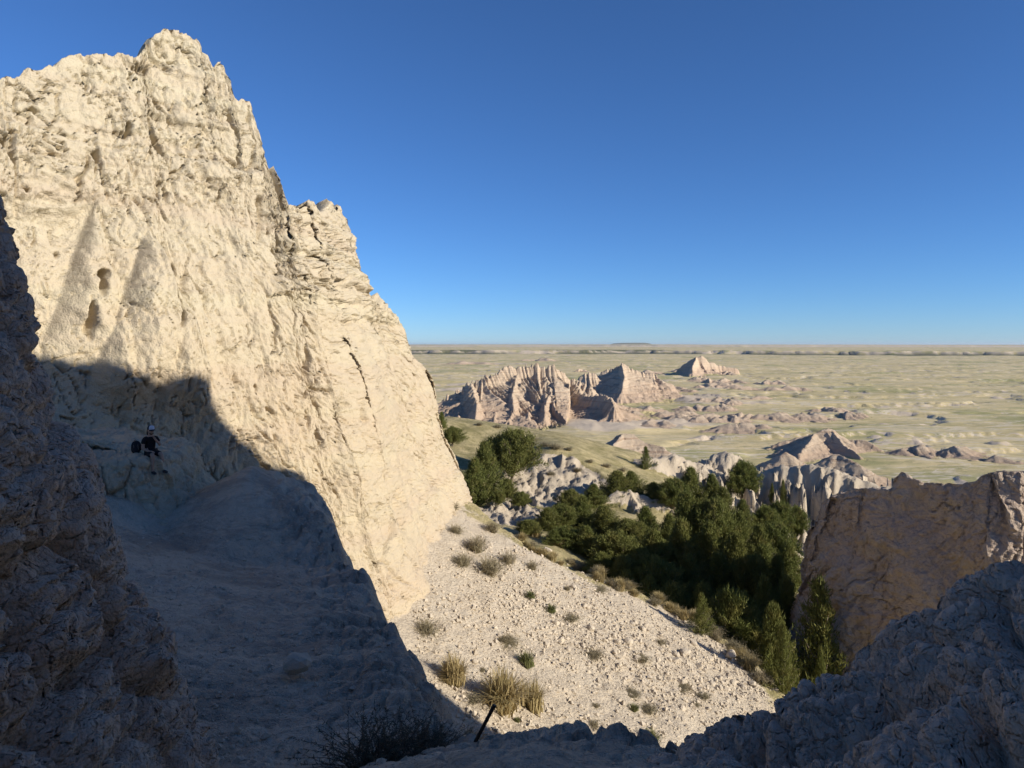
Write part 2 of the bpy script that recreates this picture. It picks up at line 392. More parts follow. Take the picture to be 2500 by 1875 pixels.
    def cone(au, av, bu0, bu1, bv, amp):
        t = np.clip((V - av) / (bv - av), 0, 1.0); mu = au + ((bu0 + bu1) / 2 - au) * t; w = np.maximum((bu1 - bu0) / 2 * t, 4)
        return amp * np.clip(1 - ((U - mu) / w) ** 2, 0, 1) ** 0.75 * sstep(0, 0.3, t) * sstep(1.35, 0.95, (V - av) / (bv - av))
    e = 0.35 * fbm(A * 0.8, Z * 0.6, 33, 3)
    d -= sstep(470, 530, V + 45 * fbm(A * 0.9, Z * 0.3, 30, 4)) * sstep(800, 560, V) * sstep(230, 60, np.abs(U - 90)) * 0.8
    d += cone(250, 470, 110, 300, 840, 0.85 + e) + cone(372, 545, 215, 500, 900, 1.25 + e) + cone(460, 640, 380, 560, 960, 0.5)
    d -= blob(240, 695, 18, 40, 1.3) + blob(252, 672, 20, 16, 0.5) + blob(206, 780, 12, 60, 0.8)
    d -= 0.9 * sstep(7, 2, np.abs(U - 418 - 5 * np.sin(V * 0.06))) * sstep(640, 680, V) * sstep(810, 770, V)
    d -= 0.5 * sstep(9, 3, np.abs(U - 640 - 3 * np.sin(V * 0.05))) * sstep(470, 490, V) * sstep(600, 560, V)
    d -= blob(316, 320, 10, 28, 0.7) + blob(236, 395, 8, 40, 0.6) + blob(68, 457, 12, 8, 0.8) + blob(690, 590, 8, 30, 0.5)
    for k in range(34):
        rr = random.Random(500 + k); cu = rr.uniform(20, 840); cv = rr.uniform(200, 640)
        if cv < sil_cliff(cu) + 60: continue
        d -= blob(cu, cv, rr.uniform(2.5, 5.5), rr.uniform(10, 42), rr.uniform(0.3, 0.6))
    for k in range(16):
        rr = random.Random(700 + k); t = rr.random(); cu = 480 + t * 480 + rr.uniform(-90, 60); cv = 860 + t * 420 + rr.uniform(-200, 60)
        d -= blob(cu + 0.12 * (V - cv), cv, rr.uniform(3, 7), rr.uniform(14, 40), rr.uniform(0.25, 0.5))
    return d * np.clip(keep * 1.6, 0.4, 1)
cd = cliff_disp(CA, CZ, CU, CV, CH)
cd[CR:] = cd[CR - 1:CR] * np.linspace(1, 0.2, len(cd) - CR)[:, None]
G = CG + CN * cd[..., None]
G[..., 2] += 0.10 * fbm(CA * 2.2, CZ * 1.5, 40, 3) + (np.arange(G.shape[0]) >= CR - 60)[:, None] * 0.0
crest_n = (0.20 * (vn(CA[0] * 1.7, CA[0] * 0, 41) - 0.5) + 0.16 * fbm(CA[0] * 4.0, CA[0] * 0, 42, 3)) * sstep(-4, 2, CH)
uc = CU[CR - 1]; crest_n = crest_n + sstep(815, 840, uc) * sstep(1010, 960, uc) * 0.9 * (np.clip(ridged(CA[0] * 1.9, CA[0] * 0 + 2, 43, 2) - 0.45, 0, 1)) + sstep(680, 700, uc) * sstep(840, 830, uc) * 0.5 * (np.clip(ridged(CA[0] * 2.6, CA[0] * 0 + 2, 44, 2) - 0.5, 0, 1))
w = np.clip((CZ - (CH - 1.2)) / 1.2, 0, 1); G[..., 2] += w * crest_n
cliff = obj('cliff', grid_mesh('cliff', G, M['cliff'], flip=False))
tag(cliff, 'tall sunlit cream mudstone cliff with stepped towers, lower left in shadow', 'cliff', kind='structure')
CLIFF = G

def on_cliff(u, v):
    d = (CU[:CR] - u) ** 2 + (CV[:CR] - v) ** 2
    i = np.unravel_index(np.argmin(d), d.shape); return CLIFF[i]

# fin on the right
FS = np.array([(1700, 1900), (1925, 1560), (1938, 1393), (1955, 1320), (1975, 1267), (1989, 1248), (2007, 1227), (2036, 1212), (2083, 1196), (2140, 1192), (2174, 1190), (2185, 1162), (2203, 1153), (2217, 1158),
    (2257, 1174), (2293, 1182), (2351, 1180), (2387, 1169), (2409, 1154), (2441, 1147), (2499, 1151), (2600, 1130), (2900, 1080)], float)
sil_fin = lambda u: np.interp(u, FS[:, 0], FS[:, 1])
fin_curve = [(27, 58), (22, 55.5), (19.4, 53), (18.6, 50), (20.4, 46.4), (23.7, 42.8), (25.8, 40.4), (28, 39.0), (31, 39.2), (36, 42)]
FG, FA, FZ, FN, FH, FR = wall_base(fin_curve, 290, 230, -21.0, 0.30, 0.5, sil_fin, -2.0, ucols=10.0, nback=40, back=(0.6, 1.0))
FU, FV = proj(FG)
fk = 1 - 0.8 * np.exp(-np.maximum(FH - FZ, 0) / 1.2)
fd = fk * (0.9 * fbm(FA * 0.2, FZ * 0.18, 50, 4) + 0.4 * fbm(FA * 0.6, FZ * 0.5, 51, 4))
q = FA * 0.8 - FZ * 0.25 + 1.2 * fbm(FA * 0.3, FZ * 0.3, 52, 4)
fd += fk * 0.5 * (ridged(q * 0.40, FZ * 0.12, 53, 3) - 0.6) + 0.22 * (ridged(q * 1.5, FZ * 0.45, 54, 3) - 0.6) + 0.12 * fbm(q * 4, FZ * 1.6, 154, 3)
fd += 0.34 * (ridged(q * 2.0, FZ * 0.16, 155, 3) - 0.6) + 0.10 * (ridged(q * 7, FZ * 0.6, 156, 2) - 0.6)
fd += 0.16 * (popcorn(q * 1.8, FZ * 1.3, 55) - 0.5) + 0.10 * (popcorn(q * 5, FZ * 3.5, 56) - 0.5)
f1, f2, c = worley(q * 1.3, FZ * 0.8, 57); fd -= 0.2 * (1 - sstep(0, 0.09, f2 - f1)) * sstep(0.5, 0.65, vn(FA * 0.6, FZ * 0.5, 58))
fd[FR:] = fd[FR - 1:FR] * np.linspace(1, 0.4, len(fd) - FR)[:, None] + 0.5 * (popcorn(FA[FR:] * 1.2, FZ[FR:] * 1.2, 59) - 0.5) * np.linspace(0, 1, len(fd) - FR)[:, None]
G = FG + FN * fd[..., None]
w = np.clip((FZ - (FH - 1.0)) / 1.0, 0, 1); G[..., 2] += w * (0.30 * (ridged(FA * 1.4, FA * 0, 60, 3) - 0.6)) 
G[..., 2] += 0.1 * fbm(FA * 2, FZ * 2, 61, 3)
fin = obj('rock_fin', grid_mesh('rock_fin', G, M['fin']))
tag(fin, 'brown rilled rock fin in shade with a sunlit right edge', 'rock fin')

# ------------------------------------------------------------------ unseen wall right of the camera, crest shaped to cast the cliff's shadow
SHB = [(-150, 845), (60, 850), (137, 866), (177, 885), (192, 877), (217, 870), (250, 870), (282, 895), (315, 908), (340, 906), (362, 922), (391, 922), (416, 913), (449, 903), (478, 897), (481, 924), (499, 975),
       (524, 1007), (557, 1040), (615, 1087), (640, 1127), (687, 1138), (723, 1152), (735, 1180)]
DR, KR = 9.0, 0.80
yz = []
for u, v in SHB:
    p = on_cliff(u, v)
    t = (KR * p[1] + DR - p[0]) / (SH[0] - KR * SH[1])
    yz.append((p[1] + SH[1] * t, p[2] + TE * t))
yz = np.array(yz); yz = yz[np.argsort(yz[:, 0])]
ymax = yz[-1, 0]
RY = np.r_[-16, -8, min(-2.0, yz[0, 0] - 3), yz[0, 0] - 1.5, yz[:, 0], ymax + 0.12, ymax + 0.5]
RZ = np.r_[5, 6.5, 8.0, yz[0, 1] + 0.3, yz[:, 1], yz[-1, 1] - 4.0, -17]
print('ridge crest', np.round(np.c_[RY, RZ], 1).tolist())
ycol = np.concatenate([np.linspace(-16, ymax - 4, 120), np.linspace(ymax - 3.95, ymax + 0.5, 140)])
crest = np.interp(ycol, RY, RZ)
rows = np.linspace(-1, 1, 90)
drop = np.abs(rows) ** 1.3
zz = crest[None, :] - drop[:, None] * (crest[None, :] + 18)
hor = np.where(rows[:, None] < 0, -0.08, 0.8) * (crest[None, :] - zz)
pn = np.array([1.0, -KR]) / math.hypot(1, KR)
hor = hor + np.where(rows[:, None] < 0, -1, 1) * 0.3 * np.minimum(drop[:, None] * 20, 1) * (0.6 + 0.8 * fbm(ycol[None, :] * 0.8 + zz * 0, zz * 0.6, 70, 4))
px = KR * ycol + DR
G = np.stack([px[None, :] + pn[0] * hor, ycol[None, :] + pn[1] * hor, zz + 0 * hor], 2)
ridge = obj('shade_wall', grid_mesh('shade_wall', G, M['near'], flip=False))
tag(ridge, 'unseen mudstone wall right of the viewpoint, outside the frame, shaped to shade the cliff', 'rock wall', kind='structure')

# ------------------------------------------------------------------ near ground, scree, valley
def rbf(pts, c):
    pts = np.array(pts, float); p = pts[:, :2]
    K = np.sqrt(((p[:, None] - p[None]) ** 2).sum(2) + c * c)
    n = len(p); A = np.zeros((n + 1, n + 1)); A[:n, :n] = K; A[:n, n] = 1; A[n, :n] = 1
    w = np.linalg.solve(A, np.r_[pts[:, 2], 0])
    def f(x, y):
        s = np.full(x.shape, w[n])
        for k in range(n): s = s + w[k] * np.sqrt((x - p[k, 0]) ** 2 + (y - p[k, 1]) ** 2 + c * c)
        return s
    return f
plat = rbf([P3(650, 1875, 7.8), P3(500, 1875, 7.6), P3(900, 1875, 6.8), P3(1250, 1890, 5), (0, 0, -1.75), P3(1180, 1800, 7.5), P3(1080, 1745, 9), P3(725, 1640, 11), P3(1000, 1600, 12),
    P3(940, 1510, 14), P3(885, 1410, 17), P3(800, 1325, 20), P3(700, 1480, 14.5), P3(450, 1440, 15), P3(400, 1370, 16.5), P3(330, 1250, 19), P3(250, 1210, 19), P3(720, 1190, 22.5),
    P3(560, 1230, 21), (-4, 4, -2.7), (-6, 9, -4.2), (-13, 15, -3.9), (-2.4, 3, -2.8), (4, 3, -2.4), (3, 7, -4.2), (8, 5, -4), (-1, -4, -1.6), (6, -4, -1.6), (-8, 26, -5.0), (-10, 22, -4.5), (-12, 19, -4.3), (-8.8, 24, -4.7), (-15, 17, -4)], 2.0)
lip = np.array([(-9.5, 27), (-7.6, 24.3), (-6.2, 22.6), (-5.0, 20.2), (-3.6, 17.2), (-2.45, 14.1), (-1.65, 12), (-0.85, 9.4), (-0.2, 7.95), (1.2, 7.3), (2.6, 6.8), (5, 7), (9, 9), (14, 9)])
def sd_poly(x, y, poly):
    best = np.full(x.shape, 1e9); sg = np.ones(x.shape)
    for (ax, ay), (bx, by) in zip(poly[:-1], poly[1:]):
        dx, dy = bx - ax, by - ay; t = np.clip(((x - ax) * dx + (y - ay) * dy) / (dx * dx + dy * dy), 0, 1)
        ex, ey = x - ax - t * dx, y - ay - t * dy; d = np.hypot(ex, ey); cr = dx * ey - dy * ex
        m = d < best; best = np.where(m, d, best); sg = np.where(m, np.sign(cr), sg)
    return best * sg
TA, TB, TC = -0.45, 0.10, -17.0
def tal_pt(u, v):
    Y = TC / (-(v - HV) / F - TA * (u - 1250) / F - TB); return P3(u, v, Y)
tcrest = np.array([(-9, 54), (-4, 50)] + [tal_pt(*q)[:2] for q in [(1160, 1225), (1200, 1262), (1245, 1292), (1300, 1335), (1400, 1378), (1480, 1408), (1560, 1440), (1640, 1475), (1700, 1505), (1760, 1552), (1830, 1612), (1880, 1662), (1910, 1695)]] + [(15.5, 35), (17, 29), (20, 20)])
valley = rbf([P3(1290, 1330, 62), P3(1340, 1352, 60), P3(1400, 1382, 59), (9, 55, -21.5), (13, 51, -24), (17, 45, -23), (17, 55, -24), (9, 49, -22.5), P3(1500, 1270, 76), P3(1450, 1215, 86), P3(1330, 1230, 84), P3(1250, 1265, 72),
    P3(1350, 1150, 96), P3(1370, 1088, 106), P3(1250, 1100, 108), P3(1300, 1045, 122), P3(1150, 1025, 120), P3(1200, 1200, 84), P3(1480, 1125, 108), P3(1560, 1165, 104), P3(1600, 1250, 84), P3(1560, 1215, 88), P3(1650, 1225, 92),
    P3(1420, 1060, 128), P3(1600, 1122, 122), P3(1700, 1240, 96), P3(1900, 1300, 92), P3(1700, 1370, 70), P3(1850, 1430, 64), P3(1560, 1345, 70), (26, 62, -24), (40, 50, -26), (40, 90, -30), (50, 120, -36), (16, 18, -26), (25, 25, -30), (0, 20, -30), (5, 12, -30), (-5, 27, -28), (6, 26, -30), (11, 31, -25), (-9, 38, -24), (-15, 60, -14), (-20, 110, -12)], 4.0)
wcrest = [  # white ridges at the back of the valley: crest points, half width, height over the ground
    ([P3(1500, 1130, 112), P3(1560, 1118, 114), P3(1640, 1110, 118), P3(1700, 1125, 122), P3(1740, 1145, 124)], 7.0),
    ([P3(1745, 1112, 138), P3(1772, 1098, 138), P3(1800, 1108, 138), P3(1835, 1145, 136)], 6.0),
    ([P3(1850, 1150, 128), P3(1910, 1138, 126), P3(1985, 1132, 124), P3(2060, 1155, 122), P3(2120, 1175, 120), P3(2190, 1195, 118)], 9.0),
    ([P3(1470, 1232, 84), P3(1510, 1206, 85), P3(1570, 1205, 86), P3(1620, 1225, 86)], 4.0),
]
def seg_field(x, y, crest):
    c = np.array(crest, float); best = np.full(x.shape, 1e9); zc = np.zeros(x.shape); sc = np.zeros(x.shape); s0 = 0.0; side = np.zeros(x.shape)
    for a, b in zip(c[:-1], c[1:]):
        dx, dy = b[0] - a[0], b[1] - a[1]; L = math.hypot(dx, dy); t = np.clip(((x - a[0]) * dx + (y - a[1]) * dy) / (L * L), 0, 1)
        ex, ey = x - a[0] - t * dx, y - a[1] - t * dy; d = np.hypot(ex, ey); m = d < best
        ang = np.arctan2(ex * dx + ey * dy, np.abs(ex * dy - ey * dx) + 1e-6)
        best = np.where(m, d, best); zc = np.where(m, a[2] + t * (b[2] - a[2]), zc); side = np.where(m, np.sign(ex * dy - ey * dx), side)
        sc = np.where(m, s0 + t * L + ang * 6.0, sc); s0 += L
    return best, zc, sc, side

def ground_z(x, y, fine=True):
    r = np.hypot(x, y)
    P = plat(x, y)
    d = sd_poly(x, y, lip[::-1])                              # positive beyond the lip
    d = -d if sd_poly(np.array([5.0]), np.array([30.0]), lip[::-1])[0] < 0 else d
    nz = fbm(x * 0.7, y * 0.7, 80, 4)
    d2 = d + 0.35 * fbm(x * 0.9, y * 0.9, 81, 4) 
    # cone of debris against the back of the bowl, steps under it
    cx, cy, cz = P3(610, 1150, 21.4)
    rc = np.hypot((x - cx) * 1.0, (y - cy) * 0.85)
    cone_ = cz + 0.15 - 0.50 * rc * (1 + 0.12 * fbm(np.arctan2(y - cy, x - cx) * 3, rc * 0.2, 82, 3))
    P = np.maximum(P, np.minimum(cone_, P + 2.2))
    P = np.where(y > 33, -150.0, P)
    out = P - 1.9 * np.maximum(d2, 0) - 0.25 * sstep(-0.5, 0.4, d2)
    T = TC + TA * x + TB * y + 0.35 * fbm(x * 0.12, y * 0.12, 83, 3) * 1.0
    dt = sd_poly(x, y, tcrest); 
    dt = dt + 0.9 * fbm(x * 0.25, y * 0.25, 183, 4) * sstep(25, 32, y)
    dt = dt if sd_poly(np.array([5.0]), np.array([60.0]), tcrest)[0] > 0 else -dt
    T = T - 0.02 * sstep(-2, 0.5, dt) - 1.1 * np.maximum(dt, 0)
    T = np.minimum(T, -9.0)
    V = np.minimum(valley(x, y), -11.5)
    far = sstep(118, 300, r)
    V = V + 0.5 * fbm(x * 0.08, y * 0.08, 84, 4)
    V = V * (1 - far) + (-95.0) * far
    white = np.zeros(x.shape)
    # the bare white slope under the grassy bench
    wl_ = sstep(0.30, 0.42, 0.10 * fbm(x * 0.15, y * 0.15, 88, 3) + np.exp(-(((x - 4.8) / 8.5) ** 2 + ((y - 93) / 9.0) ** 2))) + sstep(0.30, 0.42, np.exp(-(((x + 1.0) / 6.0) ** 2 + ((y - 76) / 8.0) ** 2)))
    wl_ = np.clip(wl_, 0, 1)
    gq = x + 1.2 * fbm(x * 0.2, y * 0.2, 85, 3)
    V = V + wl_ * (1.5 * (ridged(gq * 0.8, y * 0.14, 86, 4) - 0.75))
    white = np.maximum(white, wl_)
    for k, (cr, wd) in enumerate(wcrest):
        dist, zc, s, side = seg_field(x, y, cr)
        g = ridged((s + 1.6 * fbm(x * 0.22, y * 0.22, 90 + k, 4)) * 0.55, dist * 0.22 + side * 7, 95 + k, 4)
        de = dist * np.clip(1.22 - 0.75 * sstep(0.35, 0.95, g) + 0.45 * fbm(x * 0.45, y * 0.45, 97, 4), 0.35, 2.0)
        h = zc + 0.9 * (ridged(s * 0.35, s * 0 + k, 99, 2) - 0.7) - 0.35 * de - 0.65 * np.maximum(de - 0.12 * wd, 0) + 0.55 * np.maximum(de - 0.9 * wd, 0)
        up = sstep(-0.3, 0.6, h - V)
        white = np.maximum(white, up); V = np.where(h > V, h, V)
    Z = np.maximum(out, np.maximum(T, V))
    tal = (T >= out) & (T >= V); val = (V > out) & (V > T); pl = ~(tal | val)
    return Z, tal, val, pl, white, d, dt
GC, GR = 590, 620
uu = np.linspace(-420, 2760, GC); th = np.arctan2(uu - 1250, F)
rr = np.concatenate([np.geomspace(2.0, 9.0, 110)[:-1], np.geomspace(9.0, 30.0, 170)[:-1], np.geomspace(30.0, 62, 150)[:-1], np.geomspace(62, 145, 165)[:-1], np.geomspace(145, 420, 30)])
ycam = rr
X = np.tan(th)[None, :] * ycam[:, None]; Y = np.repeat(ycam[:, None], GC, 1)
Z, tal, val, pl, white, dl, dt = ground_z(X, Y)
GZ_smooth = Z.copy()
pcs = 0.10 * (popcorn(X * 2.2, Y * 2.2, 110) - 0.5) + 0.12 * fbm(X * 1.1, Y * 1.1, 111, 4) + 0.035 * fbm(X * 6, Y * 6, 112, 3)
edge = np.exp(-(dl / 1.2) ** 2)
Z = Z + pl * ((pcs + 0.08 * (popcorn(X * 3.6, Y * 3.6, 219) - 0.5) * vn(X * 0.7, Y * 0.7, 220)) * (0.6 + 1.5 * edge)) + tal * (0.16 * fbm(X * 0.8, Y * 0.8, 113, 4) + 0.10 * (popcorn(X * 1.7, Y * 1.7, 114) - 0.5) * sstep(0.4, 0.6, vn(X * 0.2, Y * 0.2, 115)) + 0.05 * fbm(X * 4, Y * 4, 116, 2))
Z = Z + val * (0.25 * fbm(X * 0.4, Y * 0.4, 117, 4) + white * (0.20 * (popcorn(X * 1.2, Y * 0.6, 118) - 0.5) + 0.40 * fbm(X * 1.3, Y * 0.6, 218, 4) + 0.35 * (ridged(X * 1.5 + 0.4 * Y, Y * 0.3, 318, 2) - 0.6)))
gr = np.where(val, (1 - white) * 0.95, 0.0)
gr = np.where(tal, np.clip(0.62 * sstep(-3.2, -0.3, dt + 1.2 * fbm(X * 0.3, Y * 0.3, 119, 3)) + 0.9 * sstep(0, 1, dt), 0, 1), gr)
GG = np.stack([X, Y, Z], 2)
ground = obj('ground', grid_mesh('ground', GG, M['ground'], {'floor': pl.astype(float), 'grass': gr, 'white': np.where(val, white, np.where(tal, 0.12, 0.0))}))
tag(ground, 'pale eroded ground of the bowl, scree slope and valley', None, kind='structure')
def gz(x, y):
    """height of the built ground"""
    u = 1250 + F * x / y; i = np.clip(np.searchsorted(rr, y) - 1, 0, len(rr) - 2); j = int(np.clip((u - uu[0]) / (uu[1] - uu[0]), 0, GC - 2))
    ty = (y - rr[i]) / (rr[i + 1] - rr[i]); tx = (u - uu[j]) / (uu[1] - uu[0])
    return float((Z[i, j] * (1 - tx) + Z[i, j + 1] * tx) * (1 - ty) + (Z[i + 1, j] * (1 - tx) + Z[i + 1, j + 1] * tx) * ty)
def hit(u, v, y0=3.0, y1=140.0):
    """where the line of sight through a photo pixel first meets the ground"""
    k = np.searchsorted(rr, y0); j = int(np.clip((u - uu[0]) / (uu[1] - uu[0]), 0, GC - 1))
    zray = (HV - v) / F * rr
    below = np.nonzero((Z[:, j] >= zray) & (np.arange(len(rr)) >= k) & (rr <= y1))[0]
    if len(below) == 0: return None
    y = rr[below[0]]
    return ((u - 1250) / F * y, float(y), float(Z[below[0], j]))

# ------------------------------------------------------------------ foreground rock on the left
LS = np.array([(0, 380), (0, 480), (40, 600), (85, 700), (95, 790), (150, 890), (192, 1000), (235, 1150), (254, 1240), (240, 1300), (280, 1440), (310, 1530), (370, 1640), (420, 1750), (470, 1875), (540, 2050), (600, 2200)], float)
YS = 4.8
lz = (HV - LS[:, 1]) / F * YS; lx = (LS[:, 0] - 1250) / F * YS
lx[0] = -3.8
zrow = np.linspace(-3.4, 1.9, 360)
xs = smooth1(np.interp(zrow, lz[::-1], lx[::-1], right=-4.3), 6)
xs = xs - 0.12
xs = np.where(zrow > 1.2, xs - 0.35 * (zrow - 1.2), xs)
oy = np.array([0.6, 2.0, 3.4, 4.3, 4.8, 5.3, 6.0, 6.5, 6.8]); ox = np.array([0.55, 0.5, 0.30, 0.10, 0.0, -0.35, -1.2, -2.4, -4.5])
sy = np.linspace(0, 1, 300); so = np.r_[0, np.cumsum(np.hypot(np.diff(oy), np.diff(ox)))]; so /= so[-1]
cy = smooth1(np.interp(sy, so, oy), 14); cx = smooth1(np.interp(sy, so, ox), 14)
G = np.stack([xs[:, None] + cx[None, :], np.repeat(cy[None, :], len(zrow), 0), np.repeat(zrow[:, None], len(sy), 1)], 2)
N = grid_normals(G)
S_, Zr = np.meshgrid(sy * 8.6, zrow)
wS = S_ + 0.25 * fbm(S_ * 1.3, Zr * 1.3, 120, 3); wZ = Zr + 0.25 * fbm(S_ * 1.3, Zr * 1.3, 121, 3)
ld = 0.22 * fbm(S_ * 0.5, Zr * 0.5, 122, 3) + 0.34 * (popcorn(wS * 1.5, wZ * 1.2, 123) - 0.55) + 0.13 * (popcorn(wS * 3.4, wZ * 2.9, 124) - 0.5) * (0.4 + 1.2 * vn(S_ * 0.8, Zr * 0.8, 125)) \
    + 0.055 * (popcorn(wS * 8.5, wZ * 7.6, 126) - 0.5) * (0.3 + 1.4 * vn(S_ * 1.1, Zr * 1.1, 127)) + 0.02 * (popcorn(S_ * 22, Zr * 20, 128) - 0.5)
for sc, am, sd in ((2.4, 0.035, 330), (5.5, 0.02, 331)):
    f1, f2, c = worley(wS * sc, wZ * sc * 0.9, sd); ld += am * ((c - 0.5) + 0.9 * np.clip(f2 - f1, 0, 0.5) - 0.7 * (1 - sstep(0, 0.10, f2 - f1)))
f1, f2, c = worley(wS * 1.9 + 3, wZ * 1.3, 129); ld -= 0.12 * (1 - sstep(0, 0.06, f2 - f1)) * sstep(0.45, 0.6, vn(S_ * 0.9, Zr * 0.9, 130))
G = G + N * ld[..., None]
left_rock = obj('rock_outcrop', grid_mesh('rock_outcrop', G, M['near'], flip=False))
tag(left_rock, 'dark lumpy mudstone outcrop in shade along the left edge of the foreground', 'rock outcrop')

# ------------------------------------------------------------------ foreground rock on the right
RS = np.array([(1250, 1990), (1400, 1905), (1480, 1850), (1560, 1826), (1650, 1783), (1740, 1722), (1850, 1692), (1920, 1664), (2000, 1632), (2060, 1612), (2100, 1592), (2140, 1560), (2180, 1528), (2250, 1478), (2330, 1420), (2400, 1388), (2450, 1362), (2500, 1338), (2700, 1230), (3100, 1000), (3600, 700), (4400, 300)], float)
ru = np.concatenate([np.linspace(1250, 2620, 360), np.linspace(2630, 4300, 40)])
rv = np.interp(ru, RS[:, 0], RS[:, 1]); ryc = np.interp(ru, [1250, 1500, 2000, 2500, 4300], [6.6, 6.4, 5.8, 5.0, 3.6])
qq = np.concatenate([np.linspace(0.3, 1.0, 230), np.linspace(1.01, 1.9, 40)])[:, None]
zc = (HV - rv) / F * ryc
zn = np.interp(ru, [1250, 2500, 3000, 4300], [-1.85, -1.75, -1.5, -0.6])
fr = np.clip((1 - qq) / 0.8, 0, 1)
Zr = zc + (zn - zc) * fr ** 1.15 - np.maximum(qq - 1, 0) * ryc * 1.5 - 0.12 * np.exp(-((qq - 0.8) / 0.12) ** 2)
Yr = qq * ryc; Xr = (ru - 1250) / F * Yr
G = np.stack([Xr, Yr, Zr], 2); N = grid_normals(G)
if N[100, 100, 2] < 0: N = -N
a_, b_ = Xr, Yr
wa = a_ + 0.25 * fbm(a_ * 1.2, b_ * 1.2, 140, 3); wb = b_ + 0.25 * fbm(a_ * 1.2, b_ * 1.2, 141, 3)
amp = sstep(0.1, 0.6, (ru[None, :] - 1350) / 700.0) * 0.8 + 0.2
rd = amp * (0.36 * (popcorn(wa * 1.35, wb * 1.0, 142) - 0.75) + 0.22 * (popcorn(wa * 3.0, wb * 2.4, 143) - 0.5)) + 0.06 * (popcorn(wa * 8, wb * 6.5, 144) - 0.5) * (0.3 + 1.4 * vn(a_, b_, 145)) + 0.02 * (popcorn(a_ * 22, b_ * 19, 146) - 0.5)
for sc, am, sd in ((2.2, 0.035, 340), (5.0, 0.02, 341)):
    f1, f2, c = worley(wa * sc, wb * sc * 0.85, sd); rd += am * (0.4 + 0.6 * amp) * ((c - 0.5) + 0.9 * np.clip(f2 - f1, 0, 0.5) - 0.7 * (1 - sstep(0, 0.10, f2 - f1)))
rd = rd - 0.13 * amp
G = G + N * rd[..., None]
right_rock = obj('rock_slope', grid_mesh('rock_slope', G, M['near'], flip=False))
tag(right_rock, 'dark lumpy mudstone slope in shade across the lower right foreground', 'rock slope')

# ------------------------------------------------------------------ the plain, out to the horizon
PLZ = -80.0
def plain_z(x, y):
    r = np.hypot(x, y)
    z = PLZ + 1.2 * fbm(x * 0.006, y * 0.012, 150, 4) * sstep(200, 600, r)
    z = z + 2.2 * (ridged(x * 0.003, y * 0.006, 151, 3) - 0.6) * sstep(300, 900, r)
    # little scarps and washes
    s1 = fbm(x * 0.0022, y * 0.0045, 152, 5); z = z - 3.5 * (1 - sstep(0, 0.035, np.abs(s1))) * sstep(350, 700, r)
    s2 = fbm(x * 0.006, y * 0.012, 252, 4); z = z + 2.6 * sstep(0.10, 0.13, s2) * sstep(350, 700, r)
    esc = 6300 + 900 * fbm(x * 0.0004, y * 0 + 1.0, 153, 4) + 160 * (ridged(x * 0.006, y * 0.003, 154, 3) - 0.5)
    z = z + 30 * sstep(0, 60, r - esc) + 14 * sstep(6500, 12000, r)
    esc2 = 13500 + 1500 * fbm(x * 0.0002, y * 0 + 5.0, 155, 4) + 350 * (ridged(x * 0.003, y * 0.0015, 156, 3) - 0.5)
    up2 = sstep(0, 160, r - esc2); z = z + 26 * up2 + 40 * sstep(14000, 30000, r) * (0.45 + 1.1 * fbm(x * 0.00012, y * 0.00008, 157, 4))
    return z, esc, esc2
pth = np.concatenate([np.radians(np.linspace(-180, -46, 14)[:-1]), np.radians(np.linspace(-46, -13, 12)[:-1]), np.radians(np.linspace(-13, 40, 340)), np.radians(np.linspace(40, 180, 16)[1:])])
pr = np.concatenate([np.geomspace(200, 330, 12)[:-1], np.geomspace(330, 2500, 220)[:-1], np.geomspace(2500, 6000, 60)[:-1], np.geomspace(6000, 8200, 40)[:-1], np.geomspace(8200, 20000, 50)[:-1], np.geomspace(20000, 70000, 14)])
X = pr[:, None] * np.sin(pth)[None, :]; Y = pr[:, None] * np.cos(pth)[None, :]
Zp, e1, e2 = plain_z(X, Y)
R = np.hypot(X, Y)
near_hum = sstep(0.50, 0.78, vn(X * 0.011, Y * 0.011, 160)) * sstep(1900, 900, R) * sstep(420, 520, R) * sstep(0.42, 0.2, X / np.maximum(Y, 1))
Zp = Zp + near_hum * (5.0 * ridged(X * 0.022, Y * 0.03, 161, 3))
s2_ = fbm(X * 0.006, Y * 0.012, 252, 4); s1_ = fbm(X * 0.0022, Y * 0.0045, 152, 5)
bare = np.clip(near_hum * 0.75 + 0.7 * sstep(0.05, 0.11, s2_) * sstep(0.17, 0.12, s2_) + 0.5 * (1 - sstep(0, 0.03, np.abs(s1_))) + (1 - sstep(0, 60, np.abs(R - e1 - 30))) * 0.9 + (1 - sstep(0, 500, np.abs(R - e2 - 100))) * 0.8 + 0.35 * sstep(0.55, 0.8, vn(X * 0.004, Y * 0.01, 162)) * sstep(0.3, 0.1, X / np.maximum(Y, 1)), 0, 1)
wood = sstep(-420, -60, R - e1) * sstep(60, 0, R - e1) * sstep(0.32, 0.5, vn(X * 0.004, Y * 0.004, 163)) * 0.9 + sstep(40, 90, R - e1) * sstep(900, 200, R - e1) * sstep(0.42, 0.58, vn(X * 0.0012, Y * 0.0006, 164)) * 0.85 \
     + sstep(300, 600, R - e2) * sstep(6000, 1500, R - e2) * sstep(0.40, 0.55, vn(X * 0.0005, Y * 0.0002, 165)) * 0.9
plain = obj('plain', grid_mesh('plain', np.stack([X, Y, Zp], 2), M['plain'], {'bare': bare, 'wood': np.clip(wood, 0, 1)}, flip=True))
tag(plain, 'wide tan and green prairie plain running to the horizon', None, kind='structure')

